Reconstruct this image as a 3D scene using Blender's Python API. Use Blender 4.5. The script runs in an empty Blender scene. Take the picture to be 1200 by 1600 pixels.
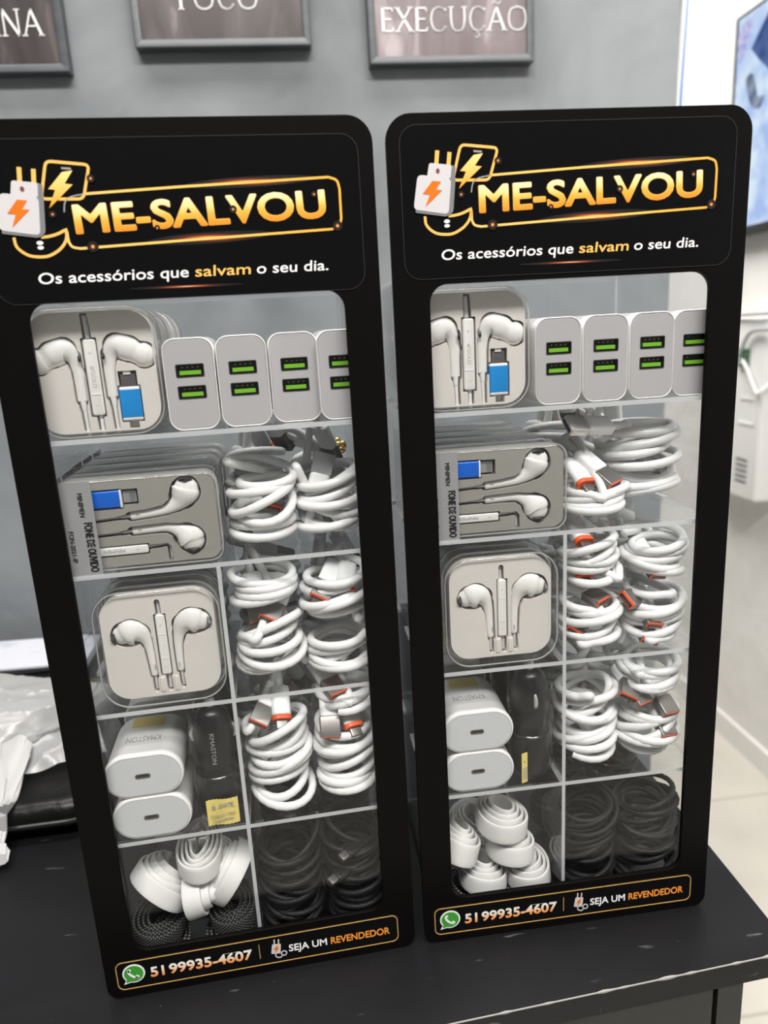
import bpy, math, random
import numpy as np
from mathutils import Vector, Matrix, Euler
from mathutils.geometry import delaunay_2d_cdt
PI = math.pi
SC = bpy.context.scene
COL = SC.collection

# ------------------------------------------------------------------ camera
cam_d = bpy.data.cameras.new('camera')
cam_d.sensor_fit = 'HORIZONTAL'
cam_d.sensor_width = 7.2
cam_d.lens = 7.2 * 1133.78 / 1200
cam_d.clip_start = 0.01
cam_d.dof.use_dof = True
cam_d.dof.focus_distance = 0.43
cam_d.dof.aperture_fstop = 2.0
cam = bpy.data.objects.new('camera', cam_d)
COL.objects.link(cam)
cam.location = (-0.0509, -0.3831, 0.3850)
cam.rotation_euler = (1.32569, 0.05456, -0.11747)
SC.camera = cam

# ------------------------------------------------------------------ world, lamps, exposure
SC.view_settings.view_transform = 'Standard'
SC.view_settings.look = 'None'
SC.view_settings.exposure = -0.07
SC.view_settings.gamma = 1.0
SC.view_settings.use_curve_mapping = False
world = bpy.data.worlds.new('world')
SC.world = world
world.use_nodes = True
world.node_tree.nodes['Background'].inputs['Color'].default_value = (0.93, 0.96, 1.0, 1)
world.node_tree.nodes['Background'].inputs['Strength'].default_value = 0.16

def area_lamp(name, loc, size, power, color=(1, 0.97, 0.93), rot=(0, 0, 0)):
    l = bpy.data.lights.new(name, 'AREA')
    l.shape = 'RECTANGLE'
    l.size, l.size_y = size
    l.energy = power
    l.color = color
    o = bpy.data.objects.new(name, l)
    o.location = loc
    o.rotation_euler = rot
    COL.objects.link(o)
    return o
area_lamp('ceiling_lamp', (-0.15, 0.08, 1.86), (1.6, 0.30), 31)
area_lamp('ceiling_lamp', (0.1, -1.0, 1.86), (1.6, 0.35), 80)
area_lamp('ceiling_lamp', (0.30, 1.75, 1.86), (0.8, 1.4), 52)
SC.cycles.max_bounces = 12
SC.cycles.diffuse_bounces = 4
SC.cycles.glossy_bounces = 4
SC.cycles.transparent_max_bounces = 64
SC.cycles.caustics_reflective = False
SC.cycles.caustics_refractive = False
SC.cycles.sample_clamp_indirect = 4.0

# ------------------------------------------------------------------ materials
M = {}
def node_mat(name):
    m = bpy.data.materials.new(name)
    m.use_nodes = True
    nt = m.node_tree
    M[name] = m
    return m, nt, nt.nodes, nt.links, nt.nodes['Principled BSDF']

def plastic(name, col, rough=0.4, metal=0.0, bump=0.0, bscale=200, coat=0.0, spec=0.5, sss=0.0):
    m, nt, N, L, b = node_mat(name)
    b.inputs['Base Color'].default_value = (*col, 1)
    b.inputs['Roughness'].default_value = rough
    b.inputs['Metallic'].default_value = metal
    b.inputs['Coat Weight'].default_value = coat
    b.inputs['Specular IOR Level'].default_value = spec
    tc = N.new('ShaderNodeTexCoord')
    n = N.new('ShaderNodeTexNoise')
    n.inputs['Scale'].default_value = bscale
    n.inputs['Detail'].default_value = 3
    L.new(tc.outputs['Object'], n.inputs['Vector'])
    mr = N.new('ShaderNodeMapRange')
    mr.inputs['To Min'].default_value = max(0.0, rough - 0.05)
    mr.inputs['To Max'].default_value = min(1.0, rough + 0.05)
    L.new(n.outputs['Fac'], mr.inputs['Value'])
    L.new(mr.outputs['Result'], b.inputs['Roughness'])
    if bump:
        bp = N.new('ShaderNodeBump')
        bp.inputs['Strength'].default_value = bump
        bp.inputs['Distance'].default_value = 0.0005
        L.new(n.outputs['Fac'], bp.inputs['Height'])
        L.new(bp.outputs['Normal'], b.inputs['Normal'])
    return m

def schlick(N, L, f0):
    lw = N.new('ShaderNodeLayerWeight')
    lw.inputs['Blend'].default_value = 0.5
    p = N.new('ShaderNodeMath'); p.operation = 'POWER'; p.inputs[1].default_value = 5
    L.new(lw.outputs['Facing'], p.inputs[0])
    ma = N.new('ShaderNodeMath'); ma.operation = 'MULTIPLY_ADD'
    ma.inputs[1].default_value = 1 - f0; ma.inputs[2].default_value = f0
    L.new(p.outputs[0], ma.inputs[0])
    return ma.outputs[0]

def clear(name, tint=(0.985, 0.99, 0.99), f0=0.04, rough=0.03, wave=0.0, wscale=60):
    """thin clear sheet: straight transmission plus a Fresnel reflection"""
    m, nt, N, L, b = node_mat(name)
    N.remove(b)
    out = N['Material Output']
    tr = N.new('ShaderNodeBsdfTransparent'); tr.inputs['Color'].default_value = (*tint, 1)
    gl = N.new('ShaderNodeBsdfGlossy'); gl.inputs['Roughness'].default_value = rough
    mx = N.new('ShaderNodeMixShader')
    L.new(schlick(N, L, f0), mx.inputs[0]); L.new(tr.outputs[0], mx.inputs[1]); L.new(gl.outputs[0], mx.inputs[2])
    if wave:
        tc = N.new('ShaderNodeTexCoord'); n = N.new('ShaderNodeTexNoise'); n.inputs['Scale'].default_value = wscale
        L.new(tc.outputs['Object'], n.inputs['Vector'])
        bp = N.new('ShaderNodeBump'); bp.inputs['Strength'].default_value = wave; bp.inputs['Distance'].default_value = 0.002
        L.new(n.outputs['Fac'], bp.inputs['Height']); L.new(bp.outputs['Normal'], gl.inputs['Normal'])
    L.new(mx.outputs[0], out.inputs['Surface'])
    return m

def frosted(name, col, t=0.4):
    """cut acrylic edge: part transparent, part scattering, part gloss"""
    m, nt, N, L, b = node_mat(name)
    N.remove(b)
    out = N['Material Output']
    tr = N.new('ShaderNodeBsdfTransparent')
    df = N.new('ShaderNodeBsdfDiffuse'); df.inputs['Color'].default_value = (*col, 1)
    tl = N.new('ShaderNodeBsdfTranslucent'); tl.inputs['Color'].default_value = (*col, 1)
    gl = N.new('ShaderNodeBsdfGlossy'); gl.inputs['Roughness'].default_value = 0.15
    a = N.new('ShaderNodeMixShader'); a.inputs[0].default_value = 0.5
    L.new(df.outputs[0], a.inputs[1]); L.new(tl.outputs[0], a.inputs[2])
    c = N.new('ShaderNodeMixShader'); c.inputs[0].default_value = t
    L.new(a.outputs[0], c.inputs[1]); L.new(tr.outputs[0], c.inputs[2])
    e = N.new('ShaderNodeMixShader'); L.new(schlick(N, L, 0.12), e.inputs[0])
    L.new(c.outputs[0], e.inputs[1]); L.new(gl.outputs[0], e.inputs[2])
    L.new(e.outputs[0], out.inputs['Surface'])
    return m

def gradient(name, stops, axis=2, rough=0.4, coord='Generated'):
    """printed ink that runs through colours along one axis of the lettering"""
    m, nt, N, L, b = node_mat(name)
    b.inputs['Roughness'].default_value = rough
    tc = N.new('ShaderNodeTexCoord'); sp = N.new('ShaderNodeSeparateXYZ'); cr = N.new('ShaderNodeValToRGB')
    L.new(tc.outputs[coord], sp.inputs[0]); L.new(sp.outputs[axis], cr.inputs[0])
    e = cr.color_ramp.elements
    while len(e) < len(stops): e.new(0.5)
    for k, (p, c) in enumerate(stops):
        e[k].position = p; e[k].color = (*c, 1)
    L.new(cr.outputs[0], b.inputs['Base Color'])
    return m

def radial(name, stops):
    """printed flare: colours from the middle of the shape outwards"""
    m, nt, N, L, b = node_mat(name)
    b.inputs['Roughness'].default_value = 0.4
    tc = N.new('ShaderNodeTexCoord'); mp = N.new('ShaderNodeMapping')
    mp.inputs['Location'].default_value = (-1, 0, -1); mp.inputs['Scale'].default_value = (2, 0, 2)
    g = N.new('ShaderNodeTexGradient'); g.gradient_type = 'SPHERICAL'; cr = N.new('ShaderNodeValToRGB')
    L.new(tc.outputs['Generated'], mp.inputs[0]); L.new(mp.outputs[0], g.inputs[0]); L.new(g.outputs[0], cr.inputs[0])
    e = cr.color_ramp.elements
    while len(e) < len(stops): e.new(0.5)
    for k, (p, c) in enumerate(stops):
        e[k].position = p; e[k].color = (*c, 1)
    L.new(cr.outputs[0], b.inputs['Base Color'])
    return m

plastic('white gloss', (0.80, 0.79, 0.77), 0.22)
plastic('white case tray', (0.66, 0.625, 0.585), 0.42)
plastic('grey case tray', (0.285, 0.275, 0.25), 0.5)
plastic('earbud white', (0.78, 0.765, 0.74), 0.15, coat=0.3)
plastic('charger white', (0.77, 0.76, 0.75), 0.25)
plastic('charger face grey', (0.41, 0.395, 0.405), 0.35)
plastic('soft grey face', (0.53, 0.54, 0.55), 0.32)
plastic('port black', (0.012, 0.012, 0.012), 0.4)
plastic('port green', (0.16, 0.42, 0.02), 0.4)
plastic('steel', (0.58, 0.57, 0.56), 0.3, metal=0.7)
plastic('dull steel', (0.24, 0.225, 0.215), 0.38, metal=0.8)
plastic('orange plastic', (0.85, 0.11, 0.025), 0.4)
plastic('cable white', (0.73, 0.73, 0.725), 0.3)
plastic('boot white', (0.80, 0.80, 0.80), 0.35)
plastic('blue plastic', (0.012, 0.24, 0.62), 0.3)
plastic('deep blue plastic', (0.006, 0.12, 0.60), 0.28)
plastic('car black', (0.009, 0.009, 0.010), 0.3, spec=0.4)
plastic('black cable', (0.009, 0.009, 0.0095), 0.55, bump=0.6, bscale=900, spec=0.3)
plastic('panel black', (0.0032, 0.0027, 0.0027), 0.45, spec=0.08)
plastic('sticker black', (0.0035, 0.0033, 0.0036), 0.25, spec=0.2)
plastic('base black', (0.008, 0.008, 0.009), 0.2)
plastic('ink white', (0.86, 0.86, 0.86), 0.4)
plastic('ink grey', (0.30, 0.30, 0.30), 0.4)
plastic('ink pale grey', (0.50, 0.48, 0.46), 0.4)
plastic('sticker edge', (0.032, 0.032, 0.033), 0.4)
plastic('ink black', (0.01, 0.01, 0.01), 0.4)
plastic('ink orange', (0.86, 0.30, 0.045), 0.4)
plastic('ink bolt orange', (0.80, 0.16, 0.006), 0.4)
plastic('ink gold', (0.90, 0.50, 0.12), 0.4)
plastic('ink green', (0.05, 0.31, 0.035), 0.4)
plastic('ink brown', (0.20, 0.05, 0.03), 0.4)
plastic('ink emblem white', (0.60, 0.58, 0.59), 0.4)
plastic('ink emblem grey', (0.20, 0.195, 0.21), 0.4)
plastic('label yellow', (0.72, 0.58, 0.16), 0.4)
plastic('label silver', (0.36, 0.36, 0.365), 0.32, metal=0.3)
plastic('gold metal', (0.72, 0.55, 0.22), 0.25, metal=1.0)
clear('acrylic', (0.985, 0.99, 0.992), 0.022, 0.02)
clear('case clear', (0.985, 0.985, 0.983), 0.045, 0.04)
clear('film clear', (0.97, 0.97, 0.97), 0.012, 0.06, wave=0.8, wscale=70)
frosted('acrylic edge', (0.95, 0.97, 0.99), 0.12)
frosted('lid edge glint', (0.88, 0.87, 0.86), 0.35)
frosted('case rim', (0.86, 0.85, 0.83), 0.55)
gradient('ink gold gradient', [(0.0, (0.74, 0.24, 0.012)), (0.42, (0.86, 0.42, 0.05)), (0.62, (0.93, 0.62, 0.20)), (1.0, (0.95, 0.82, 0.50))])
gradient('ink phone number', [(0.1, (0.90, 0.30, 0.06)), (0.5, (0.90, 0.62, 0.42)), (0.8, (0.88, 0.84, 0.78))])
gradient('ink bolt gold', [(0.0, (0.90, 0.33, 0.01)), (1.0, (0.95, 0.72, 0.25))])
gradient('ink frame gold', [(0.0, (0.85, 0.55, 0.16)), (0.5, (0.92, 0.55, 0.12)), (1.0, (0.90, 0.42, 0.05))], axis=0)
radial('ink flare', [(0.0, (0.0035, 0.0033, 0.0036)), (0.3, (0.008, 0.0045, 0.004)), (0.55, (0.10, 0.020, 0.007)), (0.78, (0.60, 0.14, 0.035)), (0.97, (0.95, 0.62, 0.36))])
radial('ink spark', [(0.0, (0.0035, 0.0033, 0.0036)), (0.35, (0.008, 0.0045, 0.0038)), (0.65, (0.11, 0.025, 0.007)), (0.9, (0.95, 0.50, 0.12))])

def weave(name, col, dot, scale, rough=0.6):
    """braided tape: crossing diagonal threads laid out along the tape's own length and width"""
    m, nt, N, L, b = node_mat(name)
    b.inputs['Roughness'].default_value = rough
    uv = N.new('ShaderNodeTexCoord')
    mp = N.new('ShaderNodeMapping'); mp.inputs['Rotation'].default_value = (0, 0, PI / 4)
    mp.inputs['Scale'].default_value = (scale, scale, scale)
    L.new(uv.outputs['UV'], mp.inputs[0])
    w = []
    for d in ('X', 'Y'):
        t = N.new('ShaderNodeTexWave'); t.bands_direction = d; t.inputs['Scale'].default_value = 1.0
        L.new(mp.outputs[0], t.inputs[0]); w.append(t)
    mu = N.new('ShaderNodeMath'); mu.operation = 'MULTIPLY'
    L.new(w[0].outputs['Fac'], mu.inputs[0]); L.new(w[1].outputs['Fac'], mu.inputs[1])
    cr = N.new('ShaderNodeValToRGB')
    cr.color_ramp.elements[0].position = 0.15; cr.color_ramp.elements[0].color = (*col, 1)
    cr.color_ramp.elements[1].position = 0.75; cr.color_ramp.elements[1].color = (*dot, 1)
    L.new(mu.outputs[0], cr.inputs[0]); L.new(cr.outputs[0], b.inputs['Base Color'])
    bp = N.new('ShaderNodeBump'); bp.inputs['Strength'].default_value = 0.3; bp.inputs['Distance'].default_value = 0.0003
    L.new(mu.outputs[0], bp.inputs['Height']); L.new(bp.outputs['Normal'], b.inputs['Normal'])
weave('white tape', (0.68, 0.67, 0.65), (0.84, 0.83, 0.81), 330)
weave('black tape', (0.010, 0.010, 0.010), (0.22, 0.22, 0.22), 190)

def surface(name, c0, c1, scale, rough, bump=0.0, stretch=(1, 1, 1), detail=6, spec=0.5, lo=0.3, hi=0.7, bdist=0.004):
    m, nt, N, L, b = node_mat(name)
    b.inputs['Roughness'].default_value = rough
    b.inputs['Specular IOR Level'].default_value = spec
    tc = N.new('ShaderNodeTexCoord'); mp = N.new('ShaderNodeMapping'); mp.inputs['Scale'].default_value = stretch
    n = N.new('ShaderNodeTexNoise'); n.inputs['Scale'].default_value = scale; n.inputs['Detail'].default_value = detail
    n.inputs['Distortion'].default_value = 0.6
    cr = N.new('ShaderNodeValToRGB')
    cr.color_ramp.elements[0].position = lo; cr.color_ramp.elements[0].color = (*c0, 1)
    cr.color_ramp.elements[1].position = hi; cr.color_ramp.elements[1].color = (*c1, 1)
    L.new(tc.outputs['Object'], mp.inputs[0]); L.new(mp.outputs[0], n.inputs['Vector'])
    L.new(n.outputs['Fac'], cr.inputs[0]); L.new(cr.outputs[0], b.inputs['Base Color'])
    if bump:
        bp = N.new('ShaderNodeBump'); bp.inputs['Strength'].default_value = bump; bp.inputs['Distance'].default_value = bdist
        L.new(n.outputs['Fac'], bp.inputs['Height']); L.new(bp.outputs['Normal'], b.inputs['Normal'])
    return m, N, L, b, mp, cr
surface('dark plaster', (0.125, 0.136, 0.146), (0.27, 0.288, 0.303), 4.2, 0.6, 0.15, stretch=(1.1, 1, 1.3), lo=0.30, hi=0.72)
surface('white plaster', (0.70, 0.69, 0.67), (0.78, 0.77, 0.75), 9, 0.75, 0.5, lo=0.3, hi=0.7, bdist=0.01)
surface('ceiling paint', (0.72, 0.72, 0.71), (0.76, 0.76, 0.75), 3, 0.9)
surface('skirting white', (0.72, 0.71, 0.69), (0.78, 0.77, 0.75), 6, 0.4)
surface('frame charcoal', (0.055, 0.062, 0.070), (0.08, 0.088, 0.096), 12, 0.38, stretch=(1, 1, 8))
surface('paper', (0.40, 0.42, 0.52), (0.56, 0.57, 0.62), 40, 0.8, stretch=(0.6, 1, 1), lo=0.35, hi=0.5)
surface('device white', (0.80, 0.80, 0.79), (0.84, 0.84, 0.83), 5, 0.4)
surface('pouch black', (0.004, 0.004, 0.004), (0.006, 0.006, 0.006), 60, 0.32, 0.2, spec=0.22)
surface('cabinet black', (0.012, 0.012, 0.0115), (0.017, 0.017, 0.016), 14, 0.5, stretch=(1, 1, 0.1))
plastic('chipped edge', (0.30, 0.295, 0.28), 0.7)
plastic('screen bezel', (0.012, 0.012, 0.012), 0.35)
plastic('cable grey', (0.42, 0.43, 0.43), 0.5)
plastic('cable blue', (0.10, 0.26, 0.62), 0.45)
plastic('terminal green', (0.06, 0.16, 0.09), 0.5)
plastic('slot dark', (0.16, 0.16, 0.16), 0.6)

# counter top: black laminate with dust and fine scratches
def counter_mat():
    m, N, L, b, mp, cr = surface('counter black', (0.0058, 0.006, 0.0070), (0.0105, 0.0108, 0.0125), 9, 0.42, 0.05, spec=0.22, stretch=(0.5, 1.6, 1), lo=0.35, hi=0.75)
    tc = N.new('ShaderNodeTexCoord')
    base = cr.outputs[0]
    for sc_, st, lo, hi, colr in ((70, (0.35, 2.2, 1), 0.68, 0.78, (0.16, 0.16, 0.165)), (420, (1, 1, 1), 0.735, 0.78, (0.22, 0.22, 0.22))):
        mp2 = N.new('ShaderNodeMapping'); mp2.inputs['Scale'].default_value = st; mp2.inputs['Rotation'].default_value = (0, 0, 0.12)
        n = N.new('ShaderNodeTexNoise'); n.inputs['Scale'].default_value = sc_; n.inputs['Detail'].default_value = 4
        r = N.new('ShaderNodeMapRange'); r.inputs['From Min'].default_value = lo; r.inputs['From Max'].default_value = hi
        mx = N.new('ShaderNodeMix'); mx.data_type = 'RGBA'
        L.new(tc.outputs['Object'], mp2.inputs[0]); L.new(mp2.outputs[0], n.inputs['Vector']); L.new(n.outputs['Fac'], r.inputs['Value'])
        L.new(r.outputs['Result'], mx.inputs[0]); L.new(base, mx.inputs[6]); mx.inputs[7].default_value = (*colr, 1)
        base = mx.outputs[2]
    L.new(base, b.inputs['Base Color'])
counter_mat()

def tile_mat():
    m, nt, N, L, b = node_mat('floor tile')
    tc = N.new('ShaderNodeTexCoord'); mp = N.new('ShaderNodeMapping')
    mp.inputs['Location'].default_value = (0.0, 0.57, 0)
    br = N.new('ShaderNodeTexBrick'); br.offset = 0.0
    br.inputs['Color1'].default_value = (0.66, 0.63, 0.56, 1); br.inputs['Color2'].default_value = (0.68, 0.65, 0.58, 1)
    br.inputs['Mortar'].default_value = (0.50, 0.47, 0.41, 1)
    br.inputs['Scale'].default_value = 1.0; br.inputs['Mortar Size'].default_value = 0.004
    br.inputs['Brick Width'].default_value = 0.60; br.inputs['Row Height'].default_value = 0.60
    n = N.new('ShaderNodeTexNoise'); n.inputs['Scale'].default_value = 5; n.inputs['Detail'].default_value = 6
    mx = N.new('ShaderNodeMix'); mx.data_type = 'RGBA'; mx.blend_type = 'MULTIPLY'; mx.inputs[0].default_value = 0.35
    L.new(tc.outputs['Object'], mp.inputs[0]); L.new(mp.outputs[0], br.inputs[0]); L.new(tc.outputs['Object'], n.inputs['Vector'])
    L.new(br.outputs['Color'], mx.inputs[6]); L.new(n.outputs['Fac'], mx.inputs[7]); L.new(mx.outputs[2], b.inputs['Base Color'])
    b.inputs['Roughness'].default_value = 0.3
tile_mat()

def art_mat(name, c0, c1, c2, seed):  # reflection in the frame glass is painted into the paler tones and streaks
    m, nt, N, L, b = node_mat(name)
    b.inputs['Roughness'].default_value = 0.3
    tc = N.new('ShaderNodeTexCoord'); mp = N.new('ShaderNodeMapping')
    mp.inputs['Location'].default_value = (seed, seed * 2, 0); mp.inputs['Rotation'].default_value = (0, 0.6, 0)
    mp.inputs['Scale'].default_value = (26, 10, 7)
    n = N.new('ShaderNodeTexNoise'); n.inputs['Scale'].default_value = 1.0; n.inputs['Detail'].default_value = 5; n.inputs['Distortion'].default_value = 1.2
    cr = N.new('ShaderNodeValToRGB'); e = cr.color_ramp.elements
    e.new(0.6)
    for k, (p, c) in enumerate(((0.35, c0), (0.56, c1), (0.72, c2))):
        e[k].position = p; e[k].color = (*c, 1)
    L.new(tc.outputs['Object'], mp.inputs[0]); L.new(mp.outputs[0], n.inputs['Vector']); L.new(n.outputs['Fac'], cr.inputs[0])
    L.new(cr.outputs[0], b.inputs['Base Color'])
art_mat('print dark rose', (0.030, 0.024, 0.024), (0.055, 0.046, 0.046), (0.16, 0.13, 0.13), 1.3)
art_mat('print rose light glare', (0.060, 0.050, 0.050), (0.10, 0.085, 0.087), (0.42, 0.36, 0.37), 4.1)
art_mat('print rose strong glare', (0.16, 0.13, 0.135), (0.21, 0.175, 0.182), (0.42, 0.36, 0.37), 7.7)

def screen_mat(name, c0, c1, strength, scale):
    m, nt, N, L, b = node_mat(name)
    N.remove(b)
    em = N.new('ShaderNodeEmission'); em.inputs['Strength'].default_value = strength
    tc = N.new('ShaderNodeTexCoord')
    n = N.new('ShaderNodeTexNoise'); n.inputs['Scale'].default_value = scale; n.inputs['Detail'].default_value = 5
    cr = N.new('ShaderNodeValToRGB')
    cr.color_ramp.elements[0].position = 0.38; cr.color_ramp.elements[0].color = (*c0, 1)
    cr.color_ramp.elements[1].position = 0.62; cr.color_ramp.elements[1].color = (*c1, 1)
    L.new(tc.outputs['Object'], n.inputs['Vector']); L.new(n.outputs['Fac'], cr.inputs[0]); L.new(cr.outputs[0], em.inputs['Color'])
    L.new(em.outputs[0], N['Material Output'].inputs['Surface'])
screen_mat('screen pale blue', (0.42, 0.56, 0.90), (0.74, 0.88, 1.0), 1.0, 14)
screen_mat('screen dark blue', (0.05, 0.09, 0.26), (0.12, 0.18, 0.40), 1.0, 20)
screen_mat('screen grey', (0.10, 0.13, 0.20), (0.30, 0.36, 0.48), 1.0, 30)
screen_mat('screen violet', (0.36, 0.40, 0.74), (0.70, 0.66, 0.88), 1.0, 60)

def bag_mat():
    m, nt, N, L, b = node_mat('bag plastic')
    N.remove(b)
    tr = N.new('ShaderNodeBsdfTransparent')
    df = N.new('ShaderNodeBsdfDiffuse'); df.inputs['Color'].default_value = (0.66, 0.66, 0.66, 1)
    tl = N.new('ShaderNodeBsdfTranslucent'); tl.inputs['Color'].default_value = (0.60, 0.60, 0.60, 1)
    gl = N.new('ShaderNodeBsdfGlossy'); gl.inputs['Roughness'].default_value = 0.3
    a = N.new('ShaderNodeMixShader'); a.inputs[0].default_value = 0.45
    L.new(df.outputs[0], a.inputs[1]); L.new(tl.outputs[0], a.inputs[2])
    c = N.new('ShaderNodeMixShader'); c.inputs[0].default_value = 0.22
    L.new(a.outputs[0], c.inputs[1]); L.new(tr.outputs[0], c.inputs[2])
    e = N.new('ShaderNodeMixShader'); L.new(schlick(N, L, 0.05), e.inputs[0])
    L.new(c.outputs[0], e.inputs[1]); L.new(gl.outputs[0], e.inputs[2])
    L.new(e.outputs[0], N['Material Output'].inputs['Surface'])
bag_mat()

# ------------------------------------------------------------------ mesh helpers
mm = 0.001
def rr(w, h, r, n=7, cx=0.0, cz=0.0):
    """rounded rectangle outline, counter-clockwise seen from the front"""
    r = max(1e-6, min(r, w / 2, h / 2))
    out = []
    for qx, qz, a0 in ((1, -1, -PI / 2), (1, 1, 0), (-1, 1, PI / 2), (-1, -1, PI)):
        ox, oz = cx + qx * (w / 2 - r), cz + qz * (h / 2 - r)
        for k in range(n + 1):
            a = a0 + PI / 2 * k / n
            out.append((ox + r * math.cos(a), oz + r * math.sin(a)))
    return out

class MB:
    def __init__(self):
        self.v, self.f, self.m, self.uv = [], [], [], {}
    def add(self, verts, faces, m=0, xf=None):
        o = len(self.v)
        for p in verts:
            self.v.append(tuple(xf @ Vector(p)) if xf is not None else tuple(p))
        for k, f in enumerate(faces):
            self.f.append([i + o for i in f])
            self.m.append(m[k] if isinstance(m, (list, tuple)) else m)
        return self
    def box(self, x0, x1, y0, y1, z0, z1, m=0, xf=None):
        v = [(x, y, z) for z in (z0, z1) for y in (y0, y1) for x in (x0, x1)]
        f = [(0, 2, 3, 1), (4, 5, 7, 6), (0, 1, 5, 4), (2, 6, 7, 3), (0, 4, 6, 2), (1, 3, 7, 5)]
        return self.add(v, f, m, xf)
    def sheet(self, x0, x1, y0, y1, z0, z1, face=0, edge=1):
        """box whose narrow sides carry the cut-edge material"""
        d = (x1 - x0, y1 - y0, z1 - z0)
        t = d.index(min(d))
        ax = (2, 2, 1, 1, 0, 0)
        return self.box(x0, x1, y0, y1, z0, z1, [face if a == t else edge for a in ax])
    def loops(self, rings, m=0, cap0=True, cap1=True, xf=None, closed=False):
        n = len(rings[0]); v = [p for r in rings for p in r]; f = []
        K = len(rings)
        for k in range(K if closed else K - 1):
            a, b = k * n, ((k + 1) % K) * n
            for i in range(n):
                j = (i + 1) % n
                f.append((a + i, a + j, b + j, b + i))
        if not closed:
            if cap0: f.append(tuple(reversed(range(n))))
            if cap1: f.append(tuple(range((K - 1) * n, K * n)))
        return self.add(v, f, m, xf)
    def rprism(self, w, h, r, y0, y1, bev=0.0, cx=0, cz=0, m=0, xf=None, n=7, bs=3, bev1=None):
        """rounded block, front at y0, back at y1, with softened front and back rims"""
        bev1 = bev if bev1 is None else bev1
        prof = []
        for k in range(bs + 1 if bev else 1):
            a = PI / 2 * k / bs if bev else PI / 2
            prof.append((bev * (1 - math.sin(a)), y0 + bev * (1 - math.cos(a))))
        for k in range(bs + 1 if bev1 else 1):
            a = PI / 2 * (1 - k / bs) if bev1 else PI / 2
            prof.append((bev1 * (1 - math.sin(a)), y1 - bev1 * (1 - math.cos(a))))
        rings = [[(x, y, z) for x, z in rr(w - 2 * i, h - 2 * i, r - i, n, cx, cz)] for i, y in prof]
        return self.loops(rings, m, xf=xf)
    def tube(self, pts, rad, sides=10, m=0, xf=None, closed=False, ysq=1.0, cap=True):
        """round bar along a path; rad is one number or one per point"""
        P = [Vector(p) for p in pts]; K = len(P)
        R = rad if isinstance(rad, (list, tuple)) else [rad] * K
        T = []
        for k in range(K):
            a = P[(k - 1) % K] if closed else P[max(0, k - 1)]
            b = P[(k + 1) % K] if closed else P[min(K - 1, k + 1)]
            t = (b - a); T.append(t.normalized() if t.length > 1e-9 else Vector((0, 0, 1)))
        n = T[0].orthogonal().normalized()
        rings = []
        for k in range(K):
            n = (n - T[k] * n.dot(T[k]))
            n = n.normalized() if n.length > 1e-6 else T[k].orthogonal().normalized()
            b = T[k].cross(n)
            ring = []
            for i in range(sides):
                a = 2 * PI * i / sides
                off = (n * math.cos(a) + b * math.sin(a)) * R[k]
                off.y *= ysq
                ring.append(tuple(P[k] + off))
            rings.append(ring)
        return self.loops(rings, m, cap, cap, xf, closed)
    def lathe(self, prof, sides=24, m=0, xf=None):
        """(radius, height) profile turned about z"""
        rings = [[(r * math.cos(2 * PI * i / sides), r * math.sin(2 * PI * i / sides), z) for i in range(sides)] for r, z in prof]
        return self.loops(rings, m, xf=xf)
    def mesh(self, me, m=0, xf=None):
        return self.add([v.co for v in me.vertices], [tuple(p.vertices) for p in me.polygons], m, xf)
    def build(self, name, mats, parent=None, loc=(0, 0, 0), rot=(0, 0, 0), angle=38):
        me = bpy.data.meshes.new(name)
        me.from_pydata(self.v, [], self.f)
        if not isinstance(mats, (list, tuple)): mats = [mats]
        for a in mats: me.materials.append(M[a])
        me.polygons.foreach_set('material_index', self.m)
        me.polygons.foreach_set('use_smooth', [True] * len(self.f))
        if self.uv:
            ul = me.uv_layers.new(name='UVMap')
            for lp in me.loops:
                ul.data[lp.index].uv = self.uv.get(lp.vertex_index, (0, 0))
        me.set_sharp_from_angle(angle=math.radians(angle))
        me.update()
        o = bpy.data.objects.new(name, me)
        COL.objects.link(o)
        if parent is not None: o.parent = parent
        o.location = loc; o.rotation_euler = rot
        return o

FRONT = Matrix.Rotation(PI / 2, 4, 'X')          # flat artwork drawn in xy -> stands upright facing -y
def _curve_mesh(cu):
    ob = bpy.data.objects.new('tmp', cu)
    COL.objects.link(ob)
    dg = bpy.context.evaluated_depsgraph_get()
    me = bpy.data.meshes.new_from_object(ob.evaluated_get(dg), depsgraph=dg)
    bpy.data.objects.remove(ob)
    return me
K_ = 1000.0                                      # artwork is filled at millimetre scale, then brought down to metres
def flat(loops, thick, y=0.0, bevel=0.0):
    """filled outline (later loops are holes), upright, front face at y"""
    cu = bpy.data.curves.new('tmp', 'CURVE')
    cu.dimensions = '2D'; cu.fill_mode = 'BOTH'
    cu.extrude = max(thick / 2 - bevel, 1e-6) * K_
    if bevel:
        cu.bevel_depth = bevel * K_; cu.bevel_resolution = 1; cu.offset = -bevel * K_
    for lp in loops:
        s = cu.splines.new('POLY'); s.points.add(len(lp) - 1); s.use_cyclic_u = True
        for p, q in zip(s.points, lp): p.co = (q[0] * K_, q[1] * K_, 0, 1)
    me = _curve_mesh(cu)
    me.transform(Matrix.Translation((0, y + thick / 2, 0)) @ FRONT @ Matrix.Scale(1 / K_, 4))
    bpy.data.curves.remove(cu)
    return me
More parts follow.
